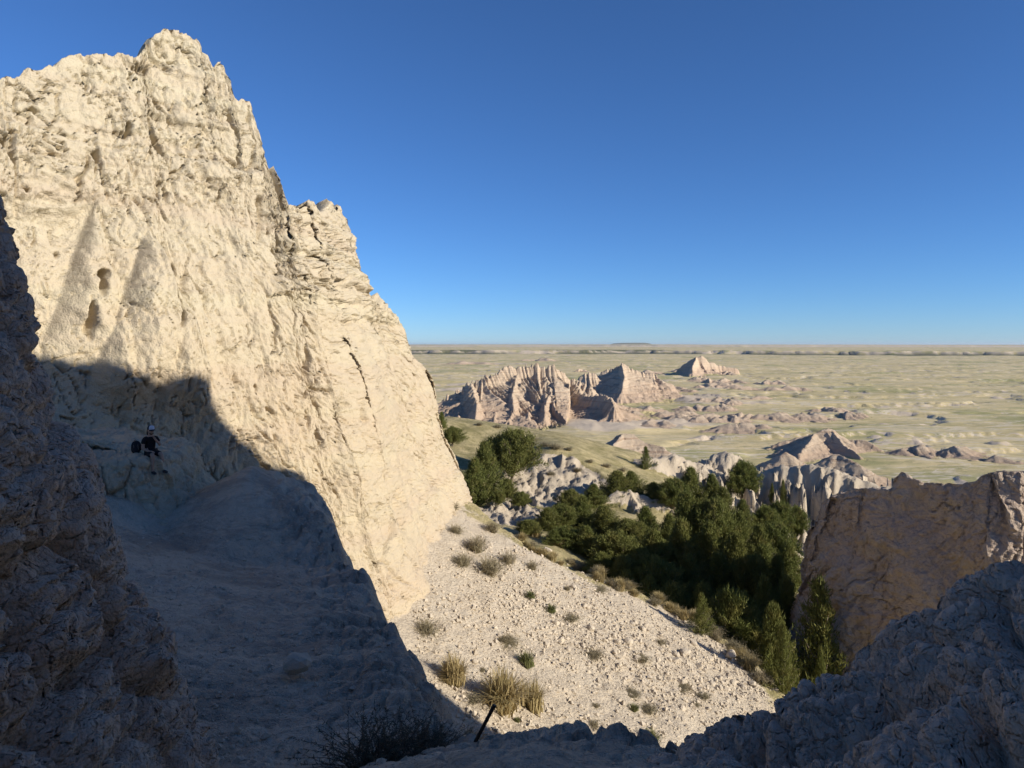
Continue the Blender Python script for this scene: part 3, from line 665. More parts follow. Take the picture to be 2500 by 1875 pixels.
# ------------------------------------------------------------------ buttes standing on the plain
def butte(name, crests, x0, x1, y0, y1, nx, ny, k1, k2, wtop, gl, gamp, seed, label, noise=0.0):
    xg, yg = np.meshgrid(np.linspace(x0, x1, nx), np.linspace(y0, y1, ny))
    pz, _, _ = plain_z(xg, yg); h = np.full(xg.shape, -1e9); ztop = -1e9
    for k, cr in enumerate(crests):
        cr = np.array(cr, float); ztop = max(ztop, cr[:, 2].max())
        d, zc, s, side = seg_field(xg, yg, cr)
        wob = gl * 0.35 * fbm(xg / gl * 0.5, yg / gl * 0.5, seed + k, 3)
        g = ridged((s + wob) / gl, d / (gl * 4.0) + side * 5.3, seed + 7 + k, 5, 0.6)
        de = d * (1 + gamp * (0.62 - g)) 
        hh = zc + noise * (ridged(s / gl * 1.8, s * 0 + seed, seed + 9, 2) - 0.7) - k1 * np.minimum(de, wtop) - k2 * np.maximum(de - wtop, 0) + 0.6 * k2 * np.maximum(de - (wtop + (zc - PLZ - k1 * wtop) / k2 * 0.72), 0)
        h = np.maximum(h, hh)
    z = h + gl * (0.20 * fbm(xg / gl * 0.9, yg / gl * 0.9, seed + 20, 6, 0.6) + 0.14 * (ridged(xg / gl * 1.6, yg / gl * 1.6, seed + 21, 3) - 0.6))
    edge = np.minimum(np.minimum((xg - x0) / (x1 - x0), (x1 - xg) / (x1 - x0)), np.minimum((yg - y0) / (y1 - y0), (y1 - yg) / (y1 - y0)))
    z = np.where(z > pz - 1.0, z, pz - 1.0) - 6 * sstep(0.04, 0.0, edge)
    cell = (z[:-1, :-1] > pz[:-1, :-1] - 0.9) | (z[1:, 1:] > pz[1:, 1:] - 0.9) | (z[:-1, 1:] > pz[:-1, 1:] - 0.9) | (z[1:, :-1] > pz[1:, :-1] - 0.9)
    hg = np.clip((z - pz) / max(ztop - PLZ, 1), 0, 1)
    o = obj(name, grid_mesh(name, np.stack([xg, yg, z], 2), M['butte'], {'hgt': hg, 'grass': 0.8 * sstep(0.09, 0.0, hg)}, keep=cell))
    tag(o, label, 'butte', 'buttes and mounds on the plain')
    return o
def cp(lst): return [P3(*q) for q in lst]
# the big castellated butte
butte('butte', [cp([(1085, 968, 800), (1120, 950, 800), (1160, 925, 805), (1180, 917, 805), (1215, 908, 815), (1235, 893, 825), (1265, 895, 830), (1300, 890, 835), (1312, 884, 835), (1330, 897, 835), (1352, 889, 835), (1375, 905, 840), (1400, 925, 840), (1440, 940, 830)]),
               cp([(1150, 935, 800), (1165, 985, 740), (1160, 1025, 715)]), cp([(1265, 905, 830), (1250, 962, 770), (1255, 1000, 735), (1240, 1030, 705)]), cp([(1330, 910, 835), (1345, 958, 780), (1330, 990, 745), (1330, 1022, 705)]),
               cp([(1400, 930, 840), (1420, 958, 800), (1490, 968, 760), (1500, 992, 730)]), cp([(1210, 1005, 740), (1205, 1035, 700)]), cp([(1290, 1005, 738), (1290, 1035, 698)]), cp([(1110, 975, 800), (1120, 1000, 760), (1120, 1030, 720)])],
      -115, 170, 640, 930, 360, 290, 1.3, 0.40, 10.0, 6.5, 0.5, 200, 'large castellated butte with pale spires and pink banded flanks, behind the left junipers', 9.0)
butte('butte', [cp([(1470, 905, 1150), (1500, 897, 1150), (1518, 886, 1150), (1530, 892, 1150), (1560, 905, 1150), (1600, 912, 1150)]), cp([(1415, 918, 1120), (1440, 908, 1120), (1455, 915, 1120)]), cp([(1518, 888, 1150), (1525, 920, 1060), (1520, 940, 1000)])],
      90, 260, 960, 1240, 170, 150, 1.4, 0.48, 6.0, 10.0, 0.75, 230, 'jagged low ridge of spires right behind the large castellated butte', 6.0)
butte('butte', [cp([(1655, 900, 1950), (1680, 880, 1950), (1695, 869, 1950), (1712, 868, 1950), (1730, 880, 1950), (1760, 892, 1960), (1800, 900, 1960)]), cp([(1700, 870, 1950), (1690, 895, 1850)])],
      380, 680, 1760, 2090, 190, 170, 2.2, 0.62, 8.0, 24.0, 0.8, 250, 'lone pointed butte rising highest on the middle plain', 6.0)
# the two-peaked pink mound on the right and its cones
butte('butte', [cp([(1890, 1085, 560), (1950, 1066, 560), (1990, 1055, 560), (2010, 1045, 562), (2030, 1046, 562), (2070, 1070, 560), (2110, 1075, 555), (2150, 1095, 545)]), cp([(1990, 1056, 560), (1970, 1085, 525), (1950, 1110, 505)]), cp([(2030, 1048, 562), (2060, 1085, 535), (2100, 1110, 510)])],
      165, 310, 470, 640, 220, 200, 1.0, 0.55, 3.0, 11.0, 0.55, 270, 'broad pink double-peaked mound on the right of the plain', 1.0)
butte('butte', [cp([(1912, 1105, 455), (1918, 1103, 455)])], 140, 200, 420, 490, 80, 80, 0.8, 0.62, 2.0, 5.0, 0.35, 290, 'small pink cone in front of the double-peaked mound, left one')
butte('butte', [cp([(2032, 1108, 430), (2045, 1108, 430), (2100, 1135, 415)])], 150, 250, 380, 470, 100, 90, 0.8, 0.6, 2.0, 5.0, 0.35, 300, 'small pink ridge in front of the double-peaked mound, right one')
butte('butte', [cp([(1505, 1062, 470), (1525, 1056, 470), (1545, 1058, 470), (1575, 1078, 466), (1620, 1090, 460)]), cp([(1520, 1060, 470), (1490, 1092, 440)])], 40, 130, 410, 520, 120, 110, 1.4, 0.6, 2.0, 7.0, 0.4, 310, 'flat-topped pink mound just beyond the white slopes')
butte('butte', [cp([(2395, 1128, 500), (2430, 1112, 500), (2460, 1122, 495), (2500, 1130, 490), (2560, 1120, 490)])], 280, 420, 440, 560, 120, 100, 0.8, 0.5, 3.0, 9.0, 0.5, 320, 'dark-sided mound at the right edge of the plain')
rnd = random.Random(5)
lowm = [(2245, 1084, 640, 40, 'low eroded mound right of the double-peaked mound'), (2330, 1086, 650, 24, 'small low mound far right of the double-peaked mound'), (1900, 1005, 900, 45, 'rounded mound on the plain straight above the double-peaked mound'),
        (1830, 1028, 830, 55, 'long low mound left of and above the double-peaked mound'), (1975, 1004, 910, 30, 'second rounded mound right of the one above the double peak'), (2070, 1002, 915, 30, 'third small mound in the row above the double peak'),
        (1880, 925, 1750, 45, 'small pointed mound right of the lone pointed butte'), (1800, 938, 1550, 50, 'low mound below the lone pointed butte'), (1920, 940, 1500, 60, 'low stepped mound right below the lone pointed butte'),
        (1735, 922, 1800, 30, 'little dark cone at the foot of the lone pointed butte'), (1640, 945, 1350, 50, 'low mound between the spired ridge and the lone butte'), (1760, 966, 1200, 55, 'dark-streaked low mound in mid plain'),
        (1850, 965, 1220, 60, 'pale low mound in mid plain right of the dark-streaked one'), (1660, 1000, 950, 45, 'low mound right of the large castellated butte'), (1720, 1012, 880, 40, 'low hummock on the plain above the white ridge'),
        (1570, 960, 1150, 45, 'hummock below the spired ridge'), (2020, 990, 1010, 30, 'tiny pale mound alone on the right plain'), (1700, 985, 1050, 40, 'wrinkled hummock in the middle of the plain'), (1600, 1020, 860, 35, 'hummock at the right foot of the large castellated butte'),
        (1140, 880, 2600, 120, 'long low pale ridge behind the large butte on the left'), (1330, 872, 3200, 60, 'small distant pale mound behind the spires')]
for k in range(26):
    t_ = rnd.random(); lowm.append((1400 + 380 * rnd.random() + 60 * t_, 898 + 115 * t_, 1000, rnd.uniform(18, 52), 'small ragged hummock in the eroded belt right of the large castellated butte'))
for k, (u, v, yy, wd, lab) in enumerate(lowm):
    hp = 7 + 0.075 * (v - 842)
    yy = 80 * F / (v + hp - HV); dv = wd * (0.75 + 0.0015 * (v - 842)); wd = dv * yy / F
    n = rnd.randint(4, 7); pts = []
    for i in range(n + 1):
        f = i / n; pts.append((u + (f - 0.5) * dv * rnd.uniform(1.2, 2.4), v + rnd.uniform(0, 9) * (i != n // 2) + 5 * abs(f - 0.5), yy + rnd.uniform(-0.01, 0.01) * yy))
    pts = cp(pts); cxx = P3(u, v, yy)[0]; ext = wd * 1.7 + 20
    butte('butte', [pts], cxx - ext, cxx + ext, yy - ext, yy + ext, 64, 56, 0.7, 0.40, 2.0, max(5.0, wd * 0.16), 0.8, 400 + 13 * k, lab, 1.5)
# far flat mesa on the horizon
xm, ym, _ = P3(1543, 842, 30000)
mp = []
for (u, z) in [(1490, -40), (1503, 28), (1512, 66), (1530, 84), (1555, 88), (1575, 84), (1586, 60), (1600, -40)]:
    x = (u - 1250) / F * 30000; mp.append([(x, 29000 + 0 * z, -45), (x, 29700, z * 0.8 - 10), (x, 30000, z), (x, 31500, z), (x, 33000, -45)])
G = np.array(mp, float).transpose(1, 0, 2)
mesa = obj('mesa', grid_mesh('mesa', G, M['plain'], {'bare': np.zeros(G.shape[:2]), 'wood': np.full(G.shape[:2], 0.7)}, flip=False))
tag(mesa, 'far blue flat-topped mesa on the horizon', 'mesa')

# ------------------------------------------------------------------ junipers
def leaf_mat(name, c1, c2, c3):
    t = NT(name)
    oi = t.n.new('ShaderNodeObjectInfo')
    c = t.mix(t.noise(1.6, 4, 0.6), c1, c2)
    c = t.mix(t.math('MULTIPLY', t.ramp(t.noise(0.9, 3), ((0.52, 0), (0.68, 1))), 0.7), c, c3)
    c = t.mix(t.math('MULTIPLY', oi.outputs['Random'], 0.35), c, c3)
    t.color(c); t.b.inputs['Roughness'].default_value = 0.8
    tr = t.n.new('ShaderNodeBsdfTranslucent'); t.l.new(c, tr.inputs[0])
    mx = t.n.new('ShaderNodeMixShader'); mx.inputs[0].default_value = 0.22
    t.l.new(t.b.outputs[0], mx.inputs[1]); t.l.new(tr.outputs[0], mx.inputs[2]); t.l.new(mx.outputs[0], t.out.inputs[0])
    return t.m
M['juniper'] = leaf_mat('juniper_foliage', (0.105, 0.124, 0.036), (0.155, 0.172, 0.048), (0.195, 0.172, 0.054))
M['straw'] = leaf_mat('dry_grass', (0.50, 0.40, 0.21), (0.40, 0.315, 0.155), (0.32, 0.27, 0.13))
M['sage'] = leaf_mat('grey_brush', (0.33, 0.285, 0.18), (0.25, 0.215, 0.135), (0.31, 0.25, 0.155))
M['greentuft'] = leaf_mat('green_tuft', (0.17, 0.19, 0.07), (0.13, 0.145, 0.055), (0.26, 0.23, 0.11))
t = NT('juniper_bark'); t.color(t.mix(t.noise(9, 5), (0.15, 0.11, 0.08), (0.26, 0.21, 0.165))); t.bump(t.noise(20, 4), 0.03); M['bark'] = t.m

def tube(pts, rad, n=6):
    pts = np.array(pts, float); V = []; L = []
    for i, p in enumerate(pts):
        d = pts[min(i + 1, len(pts) - 1)] - pts[max(i - 1, 0)]; d /= np.linalg.norm(d) + 1e-9
        a = np.cross(d, (0.3, 0.9, 0.31)); a /= np.linalg.norm(a) + 1e-9; b = np.cross(d, a)
        for k in range(n):
            t_ = 2 * math.pi * k / n; V.append(p + rad[i] * (math.cos(t_) * a + math.sin(t_) * b))
    for i in range(len(pts) - 1):
        for k in range(n): L.append((i * n + k, i * n + (k + 1) % n, (i + 1) * n + (k + 1) % n, (i + 1) * n + k))
    c = len(V); V.append(pts[-1]); V.append(pts[0])
    L2 = [((len(pts) - 1) * n + k, (len(pts) - 1) * n + (k + 1) % n, c) for k in range(n)] + [((k + 1) % n, k, c + 1) for k in range(n)]
    return V, L, L2
class MB:
    def __init__(s): s.V = []; s.F = []
    def add(s, V, *Ls):
        o = len(s.V); s.V += [tuple(v) for v in V]
        for L in Ls: s.F += [tuple(o + i for i in f) for f in L]
    def mesh(s, name, mat, smooth=True):
        return mesh_from(name, np.array(s.V), np.array([i for f in s.F for i in f]), [len(f) for f in s.F], mat, smooth)

def juniper(seed, kind):
    """unit tree, 1 high and about 1 wide; kind: 'cone' pointed, 'bush' rounded, 'spire' open and pointed"""
    rg = np.random.RandomState(seed)
    n = {'cone': 170, 'bush': 210, 'spire': 120}[kind]
    tips = []; V = []
    trunk = MB()
    top = {'cone': 0.9, 'bush': 0.62, 'spire': 0.94}[kind]
    bend = rg.uniform(-0.04, 0.04, 2)
    ax = lambda h: np.array([bend[0] * math.sin(h * 3), bend[1] * math.sin(h * 2.6), h])
    hs = np.linspace(-0.06, top, 7); trunk.add(*tube([ax(h) for h in hs], 0.030 * (1 - hs / top * 0.85) + 0.003))
    lobes = rg.uniform(0, 2 * math.pi, 4); la = rg.uniform(0.08, 0.28, 4)
    for i in range(n):
        f = (i + rg.rand()) / n
        phi = i * 2.39996 + rg.uniform(-0.5, 0.5)
        if kind == 'bush':
            el = rg.uniform(-0.15, 1.45); h0 = 0.06 + 0.42 * rg.rand()
            env = 0.50 * (1 + sum(la * np.cos(np.arange(1, 5) * phi + lobes)) * 0.7) * rg.uniform(0.6, 1.2)
            tip = np.array([env * math.cos(el) * math.cos(phi), env * math.cos(el) * math.sin(phi), 0.40 + 0.56 * math.sin(el) * rg.uniform(0.8, 1.05)])
            if tip[2] < 0.05: tip[2] = 0.05 + 0.1 * rg.rand()
        else:
            p = 0.85 if kind == 'cone' else 1.0
            h1 = 0.05 + 0.93 * f; env = 0.5 * (1 - f) ** p * (1 + sum(la * np.cos(np.arange(1, 5) * phi + lobes + 4 * f))) * rg.uniform(0.5 if kind == 'spire' else 0.6, 1.25) + 0.015
            h0 = max(0.02, h1 - env * rg.uniform(0.25, 0.6)); tip = np.array([env * math.cos(phi), env * math.sin(phi), min(h1 + env * rg.uniform(0.0, 0.35), 1.0)])
        root = ax(min(h0, top)); mid = (root + tip) / 2 + np.array([0, 0, -0.03]) + rg.normal(0, 0.012, 3)
        if i % 3 == 0: trunk.add(*tube([root, mid, tip], [0.010, 0.007, 0.003], 3))
        tips.append((root, mid, tip))
    for root, mid, tip in tips:
        L = np.linalg.norm(tip - root); m = int(56 + 190 * L) if kind != 'spire' else int(36 + 130 * L)
        t_ = 1 - rg.rand(m) ** 1.5 * (0.85 if kind != 'bush' else 0.75)
        pt = (1 - t_)[:, None] ** 2 * root + 2 * (t_ * (1 - t_))[:, None] * mid + (t_ ** 2)[:, None] * tip
        spread = (0.030 + 0.03 * (1 - t_)) * (1.0 if kind != 'spire' else 0.75)
        pt = pt + rg.normal(0, 1, (m, 3)) * spread[:, None] * np.array([1, 1, 0.85])
        ax_ = tip - mid; ax_ = ax_ / (np.linalg.norm(ax_) + 1e-9)
        d = ax_ * 0.55 + np.array([0, 0, 0.55]) + rg.normal(0, 0.55, (m, 3)); d /= np.linalg.norm(d, axis=1, keepdims=True)
        s = np.cross(d, rg.normal(0, 1, (m, 3))); s /= np.linalg.norm(s, axis=1, keepdims=True) + 1e-9
        ln = rg.uniform(0.026, 0.058, m)[:, None]; wd = rg.uniform(0.009, 0.018, m)[:, None]
        V.append(np.stack([pt - s * wd * 0.5, pt + s * wd * 0.5, pt + d * ln + s * wd * 0.15], 1))
    V = np.concatenate(V, 0); k = len(V)
    V[..., 2] = np.maximum(V[..., 2], 0.005)
    crown = mesh_from('juniper_crown_' + kind, V.reshape(-1, 3), np.arange(k * 3), np.full(k, 3), M['juniper'], False)
    return trunk.mesh('juniper_trunk_' + kind, M['bark']), crown
JUN = {'cone': [juniper(3, 'cone'), juniper(4, 'cone'), juniper(8, 'cone')], 'bush': [juniper(5, 'bush'), juniper(6, 'bush')], 'spire': [juniper(7, 'spire')]}
trnd = random.Random(11)
def tree(u, vtop, wpx, Y, kind, label, group=None, var=None, vbase=None, ratio=1.35, wander=0.06):
    best = None
    for k in np.linspace(1 - wander, 1 + wander, 21):
        Yk = Y * k; hk = (HV - vtop) / F * Yk - gz((u - 1250) / F * Yk, Yk); sc_ = abs(hk / (wpx / F * Yk) - ratio) + 1.2 * abs(k - 1)
        if best is None or sc_ < best[0]: best = (sc_, Yk)
    Y = best[1]
    x = (u - 1250) / F * Y
    zb = gz(x, Y); zt = (HV - vtop) / F * Y
    if vbase is not None: zb = min(zb, (HV - vbase) / F * Y)
    w = wpx / F * Y; h = max(zt - zb, 0.6 * w)
    tm, cm = JUN[kind][trnd.randrange(len(JUN[kind])) if var is None else var]
    o = bpy.data.objects.new('juniper_tree', None); COL.objects.link(o); o.empty_display_size = 0.3
    o.location = (x, Y, zb - 0.05); o.rotation_euler = (0, 0, trnd.uniform(0, 6.28)); o.scale = (w, w, h + 0.05)
    obj('trunk', tm, o); obj('crown', cm, o)
    tag(o, label, 'tree', group); return o
tree(1250, 1046, 135, 98, 'bush', 'big bushy juniper on the grassy bench, right one of the left pair')
tree(1206, 1068, 70, 100, 'bush', 'rounded juniper half behind the big bushy juniper, on its left')
tree(1182, 1080, 105, 80, 'cone', 'tall narrow juniper beside the cliff edge, left one of the left pair', None, 0)
tree(1160, 1120, 90, 77, 'cone', 'juniper with its foot behind the cliff edge, below the tall narrow one')
tree(1105, 1040, 56, 112, 'bush', 'small round juniper peeping out from behind the cliff, lower of two')
tree(1078, 1006, 30, 118, 'cone', 'smallest dark juniper peeping out from behind the cliff, upper of two')
tree(1238, 1168, 46, 88, 'bush', 'little juniper bush at the left end of the white slope')
tree(1272, 1200, 52, 84, 'bush', 'low spreading juniper on the lower white slope')
tree(1216, 1198, 36, 80, 'bush', 'small juniper bush at the foot of the tall narrow one')
tree(1576, 1090, 42, 112, 'spire', 'lone thin juniper on top of the left white ridge')
tree(1812, 1122, 80, 118, 'bush', 'dense round juniper on the saddle between the white ridges')
tree(1885, 1180, 16, 112, 'cone', 'tiny juniper on the right white ridge, left one of two')
tree(1912, 1172, 24, 112, 'cone', 'tiny juniper on the right white ridge, right one of two')
G1 = 'junipers in the thicket on the valley floor'
rows_ = [
    ('juniper in the rear row of the thicket, under the white ridges', [(1395, 1195, 48, 84), (1450, 1180, 56, 90), (1500, 1158, 72, 95), (1545, 1150, 66, 97), (1590, 1172, 62, 95), (1640, 1168, 70, 93), (1690, 1148, 74, 95), (1735, 1166, 60, 95), (1770, 1190, 50, 93), (1818, 1222, 54, 88), (1862, 1236, 50, 86), (1905, 1222, 58, 88), (1945, 1240, 44, 86)]),
    ('juniper in the second row of the thicket, left half', [(1340, 1252, 62, 76), (1290, 1288, 52, 70), (1378, 1236, 64, 78), (1425, 1212, 62, 80), (1472, 1240, 80, 77), (1530, 1268, 84, 75), (1575, 1235, 70, 78)]),
    ('juniper in the second row of the thicket, right half', [(1628, 1252, 72, 76), (1680, 1205, 84, 79), (1742, 1206, 84, 78), (1800, 1250, 72, 76), (1852, 1282, 66, 74), (1905, 1275, 66, 75)]),
    ('juniper in the third row of the thicket', [(1348, 1300, 42, 68), (1392, 1290, 70, 69), (1437, 1292, 84, 68), (1508, 1300, 92, 66), (1590, 1300, 94, 66), (1662, 1272, 94, 67), (1732, 1270, 94, 66), (1800, 1300, 88, 65), (1866, 1330, 80, 63), (1925, 1320, 70, 64)]),
    ('juniper in the front row of the thicket, only its top in sun', [(1465, 1345, 84, 60), (1520, 1352, 92, 59), (1560, 1332, 84, 61), (1600, 1362, 94, 58.5), (1682, 1352, 100, 58), (1762, 1348, 94, 57.5), (1832, 1358, 84, 57), (1896, 1362, 78, 57)]),
    ('fully shaded juniper in the black hollow before the thicket', [(1530, 1392, 84, 55), (1580, 1412, 92, 53), (1640, 1430, 100, 51), (1750, 1470, 96, 48), (1715, 1425, 100, 51), (1790, 1432, 100, 50), (1862, 1420, 90, 50), (1925, 1412, 90, 50), (1830, 1500, 90, 46), (1890, 1480, 80, 46)]),
]
ORD = ['leftmost', 'second from left', 'third from left', 'fourth from left', 'fifth from left', 'sixth from left', 'seventh from left', 'eighth from left', 'ninth from left', 'tenth from left', 'eleventh from left', 'twelfth from left', 'rightmost']
for lab0, lst in rows_:
    lst = sorted(lst)
    for i_, (u, v, w, Y) in enumerate(lst):
        lab = lab0 + ', ' + ('rightmost' if i_ == len(lst) - 1 else ORD[i_])
        tree(u + trnd.uniform(-6, 6), v + trnd.uniform(-8, 8), w * trnd.uniform(1.2, 1.55), Y, trnd.choice(['cone', 'cone', 'bush']), lab, G1, wander=0.03 if 'shaded' in lab or 'front' in lab else 0.08)
tree(1998, 1412, 215, 43.5, 'spire', 'tall open juniper with sunlit branch tips, in front of the rock fin', None, 0)
tree(1912, 1520, 76, 41.5, 'spire', 'shorter juniper with a sunlit tip, left of the tall open juniper')
tree(2003, 1585, 54, 40.0, 'cone', 'small juniper at the foot of the tall open juniper')
tree(2165, 1472, 96, 43.0, 'cone', 'small sunlit juniper beside the dark foreground slope', None, 1)
tree(2214, 1500, 60, 43.5, 'cone', 'second small juniper half hidden behind the dark foreground slope')
tree(1712, 1448, 74, 43.6, 'spire', 'small lone juniper with lit branches at the edge of the scree', None, None, 1520)

# ------------------------------------------------------------------ bunch grass and brush
def tuft(seed, mat, n=420, arch=0.5, twig=False):
    rg = np.random.RandomState(seed); V = []; L = []; C = []
    for i in range(n):
        phi = rg.uniform(0, 2 * math.pi); out = rg.rand() ** 0.7; ln = rg.uniform(0.55, 1.0)
        b = np.array([rg.normal(0, 0.09), rg.normal(0, 0.09), -0.04]); d = np.array([math.cos(phi), math.sin(phi), 0])
        tip = b + d * 0.5 * out * ln * (0.6 + arch) + np.array([0, 0, ln * (1 - 0.55 * out * arch * 1.4)])
        mid = b * 0.5 + tip * 0.5 + np.array([0, 0, 0.16 * out]) - d * 0.05 + (rg.normal(0, 0.05, 3) if twig else 0)
        s = np.cross(d, (0, 0, 1)) * rg.uniform(0.008, 0.016) * (0.7 if twig else 1.0)
        o = len(V); V += [b - s, b + s, mid + s * 0.8, mid - s * 0.8, tip]; L += [o, o + 1, o + 2, o + 3, o + 3, o + 2, o + 4]; C += [4, 3]
        if twig:
            for k in range(3):
                q = mid + (tip - mid) * rg.rand(); e = rg.normal(0, 0.07, 3); e[2] = abs(e[2]); o = len(V)
                V += [q - s, q + s, q + e]; L += [o, o + 1, o + 2]; C += [3]
    return mesh_from('tuft', np.array(V), np.array(L), C, mat, False)
TF = {'straw': [tuft(1, M['straw'], 700, 0.8), tuft(2, M['straw'], 420, 0.5)], 'sage': [tuft(3, M['sage'], 260, 0.8, True), tuft(4, M['sage'], 200, 1.0, True)], 'green': [tuft(5, M['greentuft'], 300, 0.5)]}
def plant(name, u, v, w, h, kind, label, cat, group=None, var=None, y0=12.0, y1=140.0):
    p = hit(u, v, y0, y1)
    if p is None: return None
    me = TF[kind][trnd.randrange(len(TF[kind])) if var is None else var]
    o = obj(name, me); s = p[1] / F
    o.location = (p[0], p[1], gz(p[0], p[1]) - 0.02); o.scale = (w * s, w * s, h * s); o.rotation_euler = (trnd.uniform(-0.1, 0.1), trnd.uniform(0, 0.2), trnd.uniform(0, 6.28))
    tag(o, label, cat, group); return o
plant('grass_tuft', 1228, 1735, 150, 130, 'straw', 'largest straw-yellow bunch grass tuft, above the dark metal stake', 'grass tuft', None, 0)
plant('grass_tuft', 1303, 1738, 100, 100, 'straw', 'straw bunch grass tuft touching the largest one on its right', 'grass tuft', None, 1)
plant('grass_tuft', 1112, 1668, 95, 100, 'straw', 'straw bunch grass tuft leaning beside the shaded lip, left of the largest', 'grass tuft', None, 0)
plant('grass_tuft', 1288, 1628, 60, 55, 'green', 'green tuft on the scree above the largest straw tuft', 'grass tuft')
plant('grass_tuft', 1295, 1460, 40, 26, 'green', 'green tuft high on the scree, upper of two', 'grass tuft')
plant('grass_tuft', 1345, 1492, 44, 28, 'green', 'green tuft high on the scree, lower of two', 'grass tuft')
plant('grass_tuft', 1590, 1818, 70, 50, 'green', 'green tuft at the bottom of the scree by the dark crest', 'grass tuft')
plant('grass_tuft', 1548, 1738, 40, 22, 'green', 'little flat green tuft low on the scree', 'grass tuft')
plant('grass_tuft', 1262, 1762, 26, 18, 'green', 'tiny green tuft right below the largest straw tuft', 'grass tuft')
plant('brush', 1165, 1345, 76, 56, 'sage', 'grey brush with a rounded top on the upper scree, second from the cliff', 'shrub', None, 0)
plant('brush', 1195, 1402, 84, 60, 'sage', 'largest grey brush on the upper scree', 'shrub', None, 0)
plant('brush', 1240, 1375, 66, 44, 'sage', 'grey brush right of the largest one on the upper scree', 'shrub', None, 1)
plant('brush', 1130, 1382, 74, 44, 'sage', 'grey brush hugging the cliff foot left of the largest one', 'shrub', None, 1)
plant('brush', 1112, 1300, 56, 34, 'sage', 'grey brush in the crease below the cliff, upper', 'shrub', None, 1)
plant('brush', 1100, 1245, 60, 30, 'sage', 'grey brush high in the crease of the cliff', 'shrub', None, 0)
plant('brush', 1203, 1298, 54, 40, 'sage', 'grey brush on the skyline of the scree near the cliff', 'shrub', None, 0)
plant('brush', 1300, 1390, 50, 34, 'sage', 'small grey brush near the scree skyline', 'shrub', None, 1)
plant('brush', 1040, 1545, 90, 34, 'sage', 'low grey brush at the foot of the lit cliff corner', 'shrub', None, 1)
plant('brush', 1145, 1832, 120, 60, 'sage', 'thin brush behind the metal stake', 'shrub', None, 0, 12.0)
for k, (u, v) in enumerate([(1440, 1600), (1370, 1520), (1680, 1665), (1720, 1690), (1600, 1735), (1510, 1690), (1450, 1735), (1640, 1560), (1480, 1445), (1390, 1450), (1215, 1560), (1170, 1705), (1185, 1640), (1260, 1570), (1340, 1800), (1420, 1790), (1690, 1735), (1560, 1600)]):
    plant('brush', u + trnd.uniform(-30, 30), v + trnd.uniform(-14, 14), trnd.uniform(16, 78), trnd.uniform(8, 24), 'sage', 'thin low brush among the stones of the scree', 'shrub', 'thin brush scattered over the scree')
# grass along the skyline of the scree
for k in range(64):
    t_ = trnd.random(); u = 1255 + t_ * 640 ; i0 = np.interp(u, [1245, 1300, 1400, 1480, 1560, 1640, 1700, 1760, 1830, 1880, 1905], [1292, 1335, 1378, 1408, 1440, 1475, 1505, 1552, 1612, 1662, 1690])
    w = trnd.uniform(26, 50) * (0.7 + 0.7 * t_)
    plant('grass_tuft', u, i0 + trnd.uniform(1, 22) * (0.5 + t_), w, w * trnd.uniform(0.55, 0.95), trnd.choice(['straw', 'straw', 'sage']), 'dry grass tuft on the skyline edge of the scree', 'grass tuft', 'dry grass along the edge of the scree', None, 25.0)

for k, (u, v, w, h) in enumerate([(1355, 1098, 56, 22), (1330, 1088, 40, 16), (1290, 1130, 30, 12), (1390, 1100, 26, 16), (1300, 1075, 34, 12), (1215, 1045, 30, 14), (1170, 1040, 26, 12), (1345, 1160, 30, 14), (1440, 1130, 34, 14), (1480, 1140, 40, 18), (1520, 1150, 34, 16), (1410, 1155, 36, 14), (1305, 1310, 60, 30), (1360, 1330, 66, 30), (1410, 1340, 60, 28), (1280, 1298, 44, 22)]):
    plant('brush', u, v, w, h, 'sage' if k < 12 else 'straw', 'low brush on the grassy bench among the left junipers' if k < 12 else 'tall dry grass clump in the flat before the thicket', 'shrub', 'brush on the grassy bench' if k < 12 else 'dry grass before the thicket', None, 55.0)

# ------------------------------------------------------------------ stones on the scree, boulders
def stone(seed, sub=2):
    import bmesh
    bm = bmesh.new(); bmesh.ops.create_icosphere(bm, subdivisions=sub, radius=0.5)
    rg = np.random.RandomState(seed); pl_ = rg.normal(0, 1, (9, 3)); pl_ /= np.linalg.norm(pl_, axis=1, keepdims=True); dd = rg.uniform(0.28, 0.45, 9)
    for v in bm.verts:
        p = np.array(v.co)
        for n_, d_ in zip(pl_, dd):
            k = p @ n_
            if k > d_: p = p - n_ * (k - d_)
        p = p * np.array([1.0, rg.uniform(0.995, 1.005), 0.8]) + rg.normal(0, 0.012, 3)
        v.co = p
    me = bpy.data.meshes.new('stone'); bm.to_mesh(me); bm.free(); me.materials.append(M['stone']); return me
t = NT('pale_stone'); t.color(t.mix(t.noise(3.0, 5, 0.65), (0.60, 0.515, 0.395), (0.47, 0.395, 0.30))); t.bump(t.noise(14.0, 5, 0.7), 0.04); M['stone'] = t.m
STN = [stone(s, 2) for s in range(7)]
def place_stone(name, u, v, wpx, label, cat, group=None, sink=0.3, y0=12.0, var=None, asp=None, mat=None):
    p = hit(u, v, y0)
    if p is None: return None
    me = STN[trnd.randrange(len(STN)) if var is None else var]
    o = obj(name, me); s = wpx * p[1] / F
    o.scale = asp and tuple(s * a for a in asp) or (s * trnd.uniform(0.8, 1.15), s * trnd.uniform(0.7, 1.1), s * trnd.uniform(0.6, 1.0))
    o.location = (p[0], p[1], gz(p[0], p[1]) + o.scale[2] * (0.4 - sink)); o.rotation_euler = (trnd.uniform(-0.4, 0.4), trnd.uniform(-0.4, 0.4), trnd.uniform(0, 6.28))
    tag(o, label, cat, group); return o
place_stone('boulder', 725, 1652, 64, 'rounded grey boulder alone on the shaded bowl floor', 'boulder', None, -0.05, 6.0, 2, (1.1, 1.0, 1.1))
